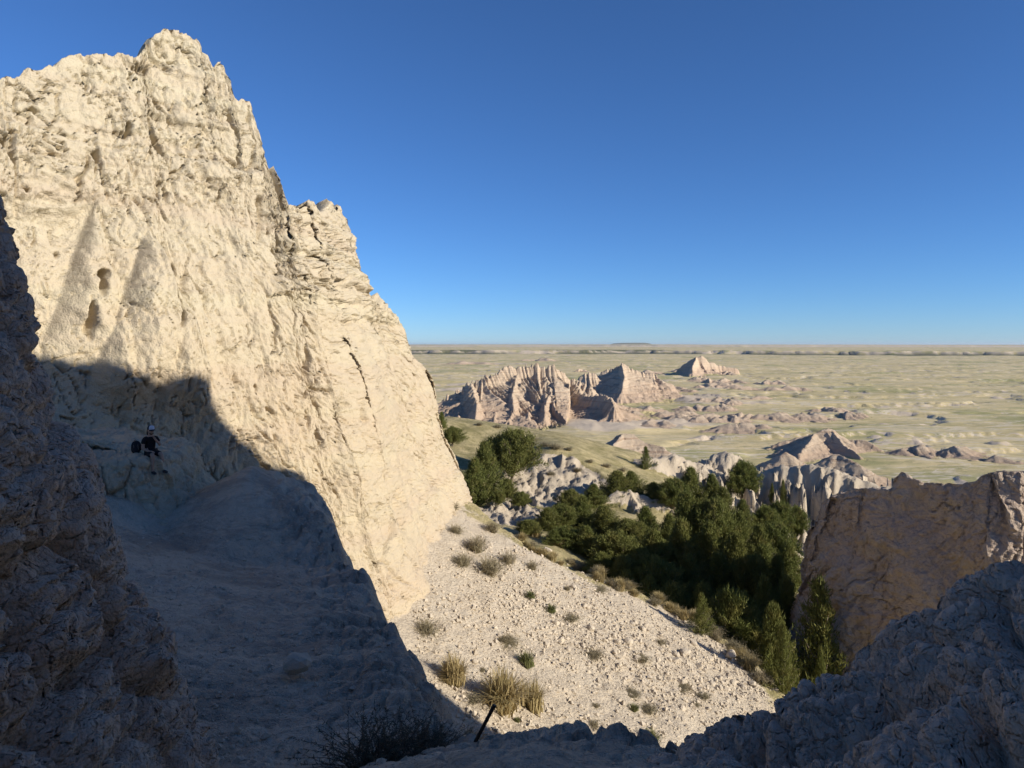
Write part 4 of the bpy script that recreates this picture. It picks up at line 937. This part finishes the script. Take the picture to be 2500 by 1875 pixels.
place_stone('boulder', 1903, 1658, 27, 'pale rounded boulder at the lower end of the scree, left of two', 'boulder', None, 0.15, 25, 1)
place_stone('boulder', 1946, 1668, 40, 'pale blocky boulder at the lower end of the scree, right of two', 'boulder', None, 0.15, 25, 3)
place_stone('boulder', 1985, 1672, 36, 'shaded boulder against the dark foreground slope', 'boulder', None, 0.15, 25, 4)
place_stone('boulder', 1338, 1345, 20, 'small white boulder in the dry grass before the thicket', 'boulder', None, 0.15, 50, 5)
place_stone('boulder', 1160, 1622, 18, 'pale stone beside the leaning straw tuft', 'boulder', None, 0.2, 12, 0)
place_stone('boulder', 1784, 1610, 30, 'standing pale block near the grassy edge of the scree', 'boulder', None, 0.1, 25, 6)
place_stone('boulder', 1672, 1600, 30, 'upright pale block in the middle right of the scree', 'boulder', None, 0.1, 25, 2)
nst = 0
tries = 0
while nst < 230 and tries < 4000:
    tries += 1
    if trnd.random() < 0.55:
        t_ = trnd.random(); u = 1185 + t_ * 690 + trnd.gauss(0, 30); v = 1420 + t_ * 290 + trnd.gauss(0, 45)
        w = 7 + 18 * t_ * trnd.random() + 10 * trnd.random() ** 3
    else:
        u = trnd.uniform(1060, 1880); v = trnd.uniform(1420, 1800); w = 4 + 8 * trnd.random() ** 2
    lo = np.interp(u, [1000, 1245, 1300, 1400, 1480, 1560, 1640, 1700, 1760, 1830, 1880], [1200, 1300, 1345, 1390, 1420, 1455, 1490, 1520, 1570, 1630, 1690])
    if v < lo or v > 1815: continue
    if place_stone('stone', u, v, w, 'pale angular stone lying loose on the sunlit scree', 'stone', 'loose stones on the scree', 0.25, 20.0): nst += 1
# finer rubble: uncountable
def rubble(n, seed, name, label, bowl=False):
    rg = np.random.RandomState(seed); base = np.array([(1, 0, 0), (-0.9, 0.2, 0), (0, 1, 0.1), (0.1, -1, 0), (0, 0, 0.8), (0, 0.1, -0.7)]) * 0.5
    fc = [(0, 2, 4), (2, 1, 4), (1, 3, 4), (3, 0, 4), (2, 0, 5), (1, 2, 5), (3, 1, 5), (0, 3, 5)]
    V = []; L = []
    k = 0
    while k < n:
        if bowl:
            u = rg.uniform(330, 1090); v = rg.uniform(1230, 1870)
        elif rg.rand() < 0.5:
            t_ = rg.rand(); u = 1185 + t_ * 690 + rg.normal(0, 55); v = 1420 + t_ * 290 + rg.normal(0, 70)
        else: u = rg.uniform(1010, 1890); v = rg.uniform(1330, 1820)
        lo = np.interp(u, [1000, 1100, 1245, 1300, 1400, 1480, 1560, 1640, 1700, 1760, 1830, 1880], [1500, 1300, 1297, 1342, 1384, 1414, 1448, 1482, 1512, 1560, 1620, 1680])
        if v < lo and not bowl: k += 0.2; continue
        p = hit(u, v, 6.0 if bowl else 20.0, 24.0 if bowl else 140.0)
        k += 1
        if p is None: continue
        x, y = p[0] + rg.uniform(-0.1, 0.1), p[1] + rg.uniform(-0.15, 0.15); s = (rg.uniform(0.01, 0.035) + 0.09 * rg.rand() ** 6) if bowl else rg.uniform(0.03, 0.11) + 0.22 * rg.rand() ** 4
        th_ = rg.uniform(0, 6.28); c, sn = math.cos(th_), math.sin(th_)
        b = base * (s * rg.uniform(0.7, 1.3, 3)) + rg.normal(0, 0.08 * s, base.shape); b = np.stack([b[:, 0] * c - b[:, 1] * sn, b[:, 0] * sn + b[:, 1] * c, b[:, 2]], 1)
        o = len(V) * 6; V.append(b + np.array([x, y, gz(x, y) + 0.1 * s])); L += [o + i for f in fc for i in f]
    V = np.concatenate(V); me = mesh_from(name, V, np.array(L), np.full(len(L) // 3, 3), M['stone'], False)
    return tag(obj(name, me), label, 'rubble', None, 'stuff')
rubble(8000, 77, 'rubble', 'fine pale rubble and chips strewn over the scree')
rubble(3500, 78, 'gravel', 'fine gravel and clods scattered over the shaded bowl floor', True)

# ------------------------------------------------------------------ ledge under the seated person
lp = [P3(120, 1120, 18.6), P3(215, 1120, 19.0), P3(300, 1120, 19.45), P3(375, 1118, 19.85), P3(418, 1125, 20.6), P3(455, 1130, 22.0), P3(470, 1130, 24)]
s, x, y = dense_curve([(a[0], a[1]) for a in lp], 60, 900)
ncol = 200; idx = np.linspace(0, 899, ncol); f = lambda q: np.interp(idx, np.arange(900), q)
tx = np.gradient(x, s); ty = np.gradient(y, s); nn = np.hypot(tx, ty); nx, ny, A, X, Y = f(ty / nn), f(-tx / nn), f(s), f(x), f(y)
prof = np.array([(-3.2, -2.55), (-1.6, -2.9), (-0.5, -3.03), (-0.06, -3.07), (0.06, -3.2), (0.16, -3.6), (0.22, -4.1), (0.5, -4.45), (1.2, -4.8), (2.0, -5.3)])
pl_ = np.r_[0, np.cumsum(np.hypot(*np.diff(prof, axis=0).T))]; w = np.linspace(0, pl_[-1], 150)
po = smooth1(np.interp(w, pl_, prof[:, 0]), 2); pz = smooth1(np.interp(w, pl_, prof[:, 1]), 2)
G = np.stack([X[None] + nx[None] * po[:, None], Y[None] + ny[None] * po[:, None], np.repeat(pz[:, None], ncol, 1)], 2)
N = grid_normals(G); N = -N if N[20, 100, 2] < 0 else N
W, A2 = np.meshgrid(w, A, indexing='ij')
face = sstep(2.9, 3.2, W) * sstep(5.2, 4.4, W)
seat = np.exp(-((A2 - np.interp(375, [215, 418], [A[30], A[150]])) / 0.8) ** 2)
dsp = 0.22 * fbm(A2 * 0.8, W * 0.8, 180, 4) + 0.16 * (popcorn(A2 * 2.6, W * 2.0, 181) - 0.5) + 0.08 * (popcorn(A2 * 7, W * 6, 182) - 0.5)
f1, f2, c = worley(A2 * 1.7 + 0.3 * fbm(A2, W, 183, 3), W * 0.55, 184)
dsp += face * (0.16 * (c - 0.5) - 0.16 * (1 - sstep(0, 0.10, f2 - f1)) * sstep(0.3, 0.6, vn(A2 * 1.3, W, 185)))
dsp *= 1 - 0.7 * np.exp(-((A2 - A[np.argmin(np.abs(1250 + F * X / Y - 368))]) / 0.45) ** 2) * (W < 3.3)
G = G + N * dsp[..., None]
ledge = obj('rock_ledge', grid_mesh('rock_ledge', G, M['cliff']))
tag(ledge, 'cracked mudstone ledge in shade on which the hiker sits', 'rock ledge')

# ------------------------------------------------------------------ seated hiker with pack
def flat_mat(name, c, rough=0.8):
    t = NT(name); t.color(t.mix(t.noise(25, 3), tuple(0.8 * k for k in c), tuple(1.15 * k for k in c))); t.b.inputs['Roughness'].default_value = rough; return t.m
M['skin'] = flat_mat('skin', (0.36, 0.23, 0.165), 0.6); M['black'] = flat_mat('black_cotton', (0.012, 0.012, 0.014)); M['shorts'] = flat_mat('dark_shorts', (0.018, 0.018, 0.02))
M['hair'] = flat_mat('dark_hair', (0.02, 0.015, 0.012), 0.6); M['capw'] = flat_mat('white_cap_panel', (0.5, 0.51, 0.55)); M['capb'] = flat_mat('dark_cap_mesh', (0.02, 0.022, 0.03))
M['shoe'] = flat_mat('trail_shoe', (0.05, 0.045, 0.042)); M['sole'] = flat_mat('shoe_sole', (0.22, 0.2, 0.18)); M['pack'] = flat_mat('pack_cloth', (0.022, 0.024, 0.026)); M['strap'] = flat_mat('pack_strap', (0.11, 0.10, 0.085)); M['eye'] = flat_mat('eye', (0.02, 0.02, 0.02), 0.3)
HP = Vector(P3(366, 1113, 20.15)); HF = Vector((0.80, -0.60, 0)).normalized(); HL = Vector((-HF.y, HF.x, 0))
HM = Matrix(((HL.x, HF.x, 0, HP.x), (HL.y, HF.y, 0, HP.y), (0, 0, 1, HP.z), (0, 0, 0, 1))) @ Matrix.Scale(0.93, 4)   # local x = the hiker's left, y = forward, z = up
def skinned(name, verts, edges, mat, root=0, sub=2, parent=None):
    me = bpy.data.meshes.new(name); me.from_pydata([v[:3] for v in verts], edges, []); o = bpy.data.objects.new(name, me); COL.objects.link(o)
    import bmesh
    bm = bmesh.new(); bm.from_mesh(me); lay = bm.verts.layers.skin.verify(); bm.verts.ensure_lookup_table()
    for v, q in zip(bm.verts, verts):
        r = q[3]; v[lay].radius = r if hasattr(r, '__len__') else (r, r); v[lay].use_root = False
    bm.verts[root][lay].use_root = True; bm.to_mesh(me); bm.free()
    o.modifiers.new('skin', 'SKIN').use_smooth_shade = True; m = o.modifiers.new('sub', 'SUBSURF'); m.levels = sub; m.render_levels = sub
    dg = bpy.context.evaluated_depsgraph_get(); ev = o.evaluated_get(dg); nm = bpy.data.meshes.new_from_object(ev)
    o.modifiers.clear(); o.data = nm; nm.materials.clear(); nm.materials.append(mat); bpy.data.meshes.remove(me)
    for pgn in nm.polygons: pgn.use_smooth = True
    if parent is not None: o.parent = parent
    return o
hiker = bpy.data.objects.new('person', None); COL.objects.link(hiker); hiker.matrix_world = HM
tag(hiker, 'person in black tee and white-fronted cap sitting on the shaded ledge, hand at chin', 'person')
HB = [(0, 0, 0.10, (0.145, 0.11)), (0, 0.0, 0.28, (0.135, 0.10)), (0, 0.02, 0.44, (0.15, 0.105)), (0, 0.02, 0.55, (0.10, 0.08)), (0, 0.035, 0.63, 0.052), (0, 0.055, 0.70, (0.072, 0.085)), (0, 0.055, 0.79, (0.08, 0.095)), (0, 0.045, 0.86, (0.06, 0.07)),
      # right arm: shoulder, elbow, wrist, palm (rests on the thigh)
      (-0.17, 0.02, 0.51, 0.055), (-0.245, 0.04, 0.24, 0.044), (-0.13, 0.22, 0.165, 0.031), (-0.09, 0.29, 0.16, (0.036, 0.022)),
      # left arm: elbow out to the side, hand up at the chin
      (0.17, 0.02, 0.51, 0.055), (0.25, 0.13, 0.30, 0.044), (0.09, 0.20, 0.46, 0.031), (0.04, 0.19, 0.53, (0.034, 0.024)),
      # legs
      (-0.09, 0.06, 0.09, 0.095), (-0.12, 0.40, 0.075, 0.062), (-0.13, 0.40, -0.14, 0.055), (-0.12, 0.38, -0.37, 0.036), (-0.12, 0.46, -0.43, (0.038, 0.03)), (-0.13, 0.56, -0.445, (0.036, 0.022)),
      (0.09, 0.06, 0.09, 0.095), (0.13, 0.40, 0.075, 0.062), (0.16, 0.42, -0.14, 0.055), (0.17, 0.41, -0.37, 0.036), (0.18, 0.49, -0.43, (0.038, 0.03)), (0.20, 0.585, -0.445, (0.036, 0.022)),
      # nose, ears
      (0, 0.165, 0.745, 0.016), (0.082, 0.05, 0.745, 0.016), (-0.082, 0.05, 0.745, 0.016)]
HE = [(0, 1), (1, 2), (2, 3), (3, 4), (4, 5), (5, 6), (6, 7), (3, 8), (8, 9), (9, 10), (10, 11), (3, 12), (12, 13), (13, 14), (14, 15), (0, 16), (16, 17), (17, 18), (18, 19), (19, 20), (20, 21), (0, 22), (22, 23), (23, 24), (24, 25), (25, 26), (26, 27), (5, 28), (5, 29), (5, 30)]
def fingers(root, fwd, sidev, curl, lens):
    for k, L in enumerate(lens):
        b = Vector(HB[root][:3]); f_, s_, c_ = Vector(fwd), Vector(sidev), Vector(curl); i = len(HB)
        if k == 4:
            p1 = b - f_ * 0.02 + s_ * 0.042; p2 = p1 + (f_ * 0.6 + s_ * 0.6) * 0.03; p3 = p2 + (f_ + c_ * 0.3) * 0.028
        else:
            off = (k - 1.5) * 0.020; p1 = b + s_ * (-off) + f_ * 0.035; p2 = p1 + (f_ * 0.9 + c_ * 0.35) * L * 0.5; p3 = p2 + (f_ * 0.5 + c_ * 0.8) * L * 0.5
        HB.extend([(*p1, 0.0095), (*p2, 0.009), (*p3, 0.0075)]); HE.extend([(root, i), (i, i + 1), (i + 1, i + 2)])
fingers(11, (0.35, 0.93, -0.05), (0.93, -0.35, 0), (0, 0.1, -1), (0.06, 0.072, 0.078, 0.07, 0.05))
fingers(15, (-0.35, -0.25, 0.9), (0.1, 0.9, 0.3), (-0.9, 0.1, -0.2), (0.06, 0.07, 0.075, 0.068, 0.05))
skinned('body', HB, HE, M['skin'], 0, 2, hiker)
skinned('shirt', [(0, 0, 0.06, (0.165, 0.13)), (0, 0, 0.20, (0.16, 0.125)), (0, 0.01, 0.34, (0.163, 0.122)), (0, 0.02, 0.46, (0.172, 0.122)), (0, 0.02, 0.545, (0.125, 0.10)), (0, 0.03, 0.585, (0.075, 0.07)),
    (-0.17, 0.02, 0.515, 0.075), (-0.225, 0.03, 0.36, 0.068), (0.17, 0.02, 0.515, 0.075), (0.23, 0.08, 0.385, 0.068)], [(0, 1), (1, 2), (2, 3), (3, 4), (4, 5), (4, 6), (6, 7), (4, 8), (8, 9)], M['black'], 0, 2, hiker)
skinned('shorts', [(0, -0.01, 0.10, (0.17, 0.13)), (-0.095, 0.10, 0.09, 0.112), (-0.115, 0.25, 0.08, 0.098), (-0.125, 0.37, 0.072, 0.086), (0.095, 0.10, 0.09, 0.112), (0.12, 0.25, 0.08, 0.098), (0.13, 0.37, 0.072, 0.086)], [(0, 1), (1, 2), (2, 3), (0, 4), (4, 5), (5, 6)], M['shorts'], 0, 2, hiker)
skinned('hair', [(0, 0.0, 0.80, (0.083, 0.085)), (0, -0.035, 0.73, (0.085, 0.06)), (0, -0.045, 0.65, (0.088, 0.045)), (0, -0.045, 0.60, (0.07, 0.03))], [(0, 1), (1, 2), (2, 3)], M['hair'], 0, 2, hiker)
skinned('beard', [(0, 0.10, 0.665, (0.058, 0.05)), (0, 0.115, 0.635, (0.04, 0.035)), (0.06, 0.07, 0.69, 0.025), (-0.06, 0.07, 0.69, 0.025)], [(0, 1), (0, 2), (0, 3)], M['hair'], 0, 2, hiker)
for sgn in (-1, 1):
    import bmesh
    bm = bmesh.new(); bmesh.ops.create_uvsphere(bm, u_segments=8, v_segments=6, radius=0.012); me = bpy.data.meshes.new('eye'); bm.to_mesh(me); bm.free(); me.materials.append(M['eye'])
    e = obj('eye', me, hiker); e.location = (sgn * 0.033, 0.138, 0.765)
def cap_part(rows_ring, mat, name, parent, phi0, phi1):
    V = []; L = []; C = []; m = 20
    for i, (z, rx, ry) in enumerate(rows_ring):
        for k in range(m + 1):
            a = phi0 + (phi1 - phi0) * k / m; V.append((rx * math.sin(a), 0.052 + ry * math.cos(a), z))
    for i in range(len(rows_ring) - 1):
        for k in range(m): L += [i * (m + 1) + k, i * (m + 1) + k + 1, (i + 1) * (m + 1) + k + 1, (i + 1) * (m + 1) + k]; C.append(4)
    return obj(name, mesh_from(name, np.array(V), np.array(L), C, mat, True), parent)
cr = [(0.79, 0.094, 0.112), (0.83, 0.096, 0.113), (0.87, 0.086, 0.10), (0.895, 0.06, 0.072), (0.908, 0.012, 0.014)]
cap = cap_part(cr, M['capb'], 'cap', hiker, math.radians(62), math.radians(298)); cap_part(cr, M['capw'], 'front_panel', cap, math.radians(-62), math.radians(62))
V = []; L = []; C = []
for i, (rr_, dz) in enumerate([(0.0, 0.0), (0.5, 0.004), (1.0, -0.012)]):
    for k in range(13):
        a = math.radians(-62 + 124 * k / 12); r0 = 0.112; V.append(((0.094 + 0.01 * rr_) * math.sin(a), 0.052 + r0 * math.cos(a) + rr_ * 0.085 * max(math.cos(a * 1.25), 0), 0.792 + dz - 0.02 * rr_ * abs(math.sin(a))))
for z0, o in ((0.0, 0), (-0.006, 39)):
    if o: V += [(a[0], a[1], a[2] + z0) for a in V[:39]]
    for i in range(2):
        for k in range(12):
            q = [o + i * 13 + k, o + i * 13 + k + 1, o + (i + 1) * 13 + k + 1, o + (i + 1) * 13 + k]; L += q if not o else q[::-1]; C.append(4)
obj('brim', mesh_from('brim', np.array(V), np.array(L), C, M['capb'], True), cap)
for sx, ank, toe in ((-1, (-0.12, 0.385, -0.40), (-0.13, 0.60, -0.452)), (1, (0.17, 0.415, -0.40), (0.205, 0.625, -0.452))):
    a, b = Vector(ank), Vector(toe); m = a.lerp(b, 0.5)
    sh = skinned('shoe', [(*(a + Vector((0, -0.03, -0.02))), (0.045, 0.045)), (m.x, m.y, m.z - 0.005, (0.05, 0.042)), (b.x, b.y, b.z, (0.042, 0.028))], [(0, 1), (1, 2)], M['shoe'], 0, 2, hiker)
    skinned('sole', [(a.x, a.y - 0.045, -0.462, (0.04, 0.012)), (m.x, m.y, -0.484, (0.05, 0.012)), (b.x, b.y + 0.01, -0.478, (0.04, 0.012))], [(0, 1), (1, 2)], M['sole'], 1, 1, sh)
# backpack beside the hiker
PP = Vector(P3(337, 1113, 20.25)); 
pack = bpy.data.objects.new('backpack', None); COL.objects.link(pack); pack.location = (PP.x, PP.y, PP.z + 0.0); pack.rotation_euler = (0, math.radians(-8), math.radians(20))
tag(pack, 'dark backpack with pale straps standing on the ledge at the hiker\'s side', 'backpack')
skinned('pack_body', [(0, 0, 0.06, (0.16, 0.11)), (0, 0, 0.22, (0.165, 0.115)), (-0.01, 0, 0.36, (0.13, 0.095)), (-0.02, 0, 0.43, (0.06, 0.05))], [(0, 1), (1, 2), (2, 3)], M['pack'], 0, 2, pack)
skinned('front_pocket', [(-0.02, -0.12, 0.06, (0.10, 0.04)), (-0.02, -0.125, 0.20, (0.10, 0.045)), (-0.02, -0.10, 0.26, (0.07, 0.03))], [(0, 1), (1, 2)], M['pack'], 0, 2, pack)
for dx in (-0.055, 0.05):
    skinned('strap', [(dx, -0.03, 0.40, 0.012), (dx, -0.085, 0.30, 0.013), (dx, -0.135, 0.20, 0.013), (dx, -0.115, 0.06, 0.011)], [(0, 1), (1, 2), (2, 3)], M['strap'], 0, 1, pack)
skinned('carry_loop', [(-0.04, 0, 0.39, 0.008), (-0.03, 0, 0.445, 0.008), (0.01, 0, 0.445, 0.008), (0.02, 0, 0.39, 0.008)], [(0, 1), (1, 2), (2, 3)], M['strap'], 0, 1, pack)

# ------------------------------------------------------------------ metal stake, foreground brush
t = NT('rusty_steel'); t.color(t.mix(t.noise(30, 4), (0.035, 0.03, 0.027), (0.08, 0.055, 0.04))); t.b.inputs['Roughness'].default_value = 0.6; t.b.inputs['Metallic'].default_value = 0.5; M['steel'] = t.m
sb = Vector(P3(1148, 1835, 7.4)); st_ = Vector(P3(1207, 1722, 7.45)); ax_ = (st_ - sb); L_ = ax_.length; sb = sb - ax_.normalized() * 0.2; L_ += 0.2
stake = bpy.data.objects.new('metal_stake', None); COL.objects.link(stake); stake.location = sb; stake.rotation_euler = ax_.to_track_quat('Z', 'Y').to_euler()
tag(stake, 'dark metal stake leaning out of the shaded crest in the foreground', 'stake')
def prism(poly, h0, h1):
    n = len(poly); V = [(x, y, h0) for x, y in poly] + [(x, y, h1) for x, y in poly]
    return V, [(i, (i + 1) % n, n + (i + 1) % n, n + i) for i in range(n)], [tuple(range(n))[::-1], tuple(range(n, 2 * n))]
mb = MB(); mb.add(*prism([(math.cos(a) * 0.019, math.sin(a) * 0.019) for a in np.linspace(0, 2 * math.pi, 13)[:-1]], 0, L_)); obj('post', mb.mesh('post', M['steel'], False), stake)
mb = MB(); mb.add(*prism([(math.cos(a) * 0.0225, math.sin(a) * 0.0225) for a in np.linspace(0, 2 * math.pi, 13)[:-1]], L_ - 0.035, L_ + 0.004)); obj('cap_ring', mb.mesh('cap_ring', M['steel'], False), stake)
def bush(seed, n, spread, mat):
    rg = np.random.RandomState(seed); mb = MB(); LV = []
    for i in range(n):
        phi = rg.uniform(0, 6.28); el = rg.uniform(0.35, 1.4); L = rg.uniform(0.55, 1.0)
        d = np.array([math.cos(el) * math.cos(phi), math.cos(el) * math.sin(phi), math.sin(el)]); p0 = np.array([rg.normal(0, 0.12 * spread), rg.normal(0, 0.12 * spread), -0.05])
        p1 = p0 + d * L * 0.5 * np.array([spread, spread, 1]); p2 = p1 + (d + rg.normal(0, 0.25, 3)) * L * 0.5 * np.array([spread, spread, 1]) * 0.9
        mb.add(*tube([p0, p1, p2], [0.008, 0.005, 0.002], 3))
        for k in range(34):
            q = p0 + (p1 - p0) * rg.uniform(0.3, 1) if rg.rand() < 0.4 else p1 + (p2 - p1) * rg.rand()
            e = d * 0.4 + rg.normal(0, 0.6, 3); e /= np.linalg.norm(e); s_ = np.cross(e, rg.normal(0, 1, 3)); s_ /= np.linalg.norm(s_) + 1e-9
            LV.append([q - s_ * 0.006, q + s_ * 0.006, q + e * rg.uniform(0.04, 0.085)])
    LV = np.array(LV); leaf = mesh_from('leaf_mass', LV.reshape(-1, 3), np.arange(len(LV) * 3), np.full(len(LV), 3), mat, False)
    return mb.mesh('twigs', M['bark']), leaf
M['darkbrush'] = leaf_mat('dark_sage', (0.075, 0.085, 0.06), (0.11, 0.115, 0.08), (0.10, 0.09, 0.06))
BU = [bush(1, 120, 1.0, M['darkbrush']), bush(2, 90, 1.1, M['darkbrush'])]
for (u, v, Y, w, h, var, lab) in [(905, 1895, 7.2, 0.95, 0.56, 0, 'big dark sagebrush at the bottom edge of the picture'), (1000, 1868, 7.5, 0.75, 0.42, 1, 'dark sagebrush joining the big one on its right'), (1062, 1850, 7.8, 0.55, 0.32, 0, 'smallest dark sagebrush between the big one and the stake')]:
    x_ = (u - 1250) / F * Y; o = bpy.data.objects.new('sagebrush', None); COL.objects.link(o); o.location = (x_, Y, gz(x_, Y) - 0.02); o.scale = (w, w, h); o.rotation_euler = (0, 0, trnd.uniform(0, 6))
    obj('twigs', BU[var][0], o); obj('foliage', BU[var][1], o); tag(o, lab, 'shrub', 'dark brush on the foreground crest')

# ------------------------------------------------------------------ thin air haze
t_h = bpy.data.materials.new('air'); t_h.use_nodes = True; nt = t_h.node_tree; nt.nodes.clear()
oo = nt.nodes.new('ShaderNodeOutputMaterial'); pv = nt.nodes.new('ShaderNodeVolumePrincipled'); pv.inputs['Color'].default_value = (0.80, 0.88, 1.0, 1); pv.inputs['Density'].default_value = 1.2e-5; pv.inputs['Anisotropy'].default_value = 0.2
nt.links.new(pv.outputs[0], oo.inputs['Volume'])
HX, HZ0, HZ1 = 75000.0, -125.0, 130.0
V = [(sx * HX, sy * HX, z) for z in (HZ0, HZ1) for sx, sy in ((-1, -1), (1, -1), (1, 1), (-1, 1))]
hz = mesh_from('haze', np.array(V), np.array([0, 3, 2, 1, 4, 5, 6, 7, 0, 1, 5, 4, 1, 2, 6, 5, 2, 3, 7, 6, 3, 0, 4, 7]), [4] * 6, t_h, False)
tag(obj('haze', hz), 'thin blue air haze over the plain', None, None, 'stuff')
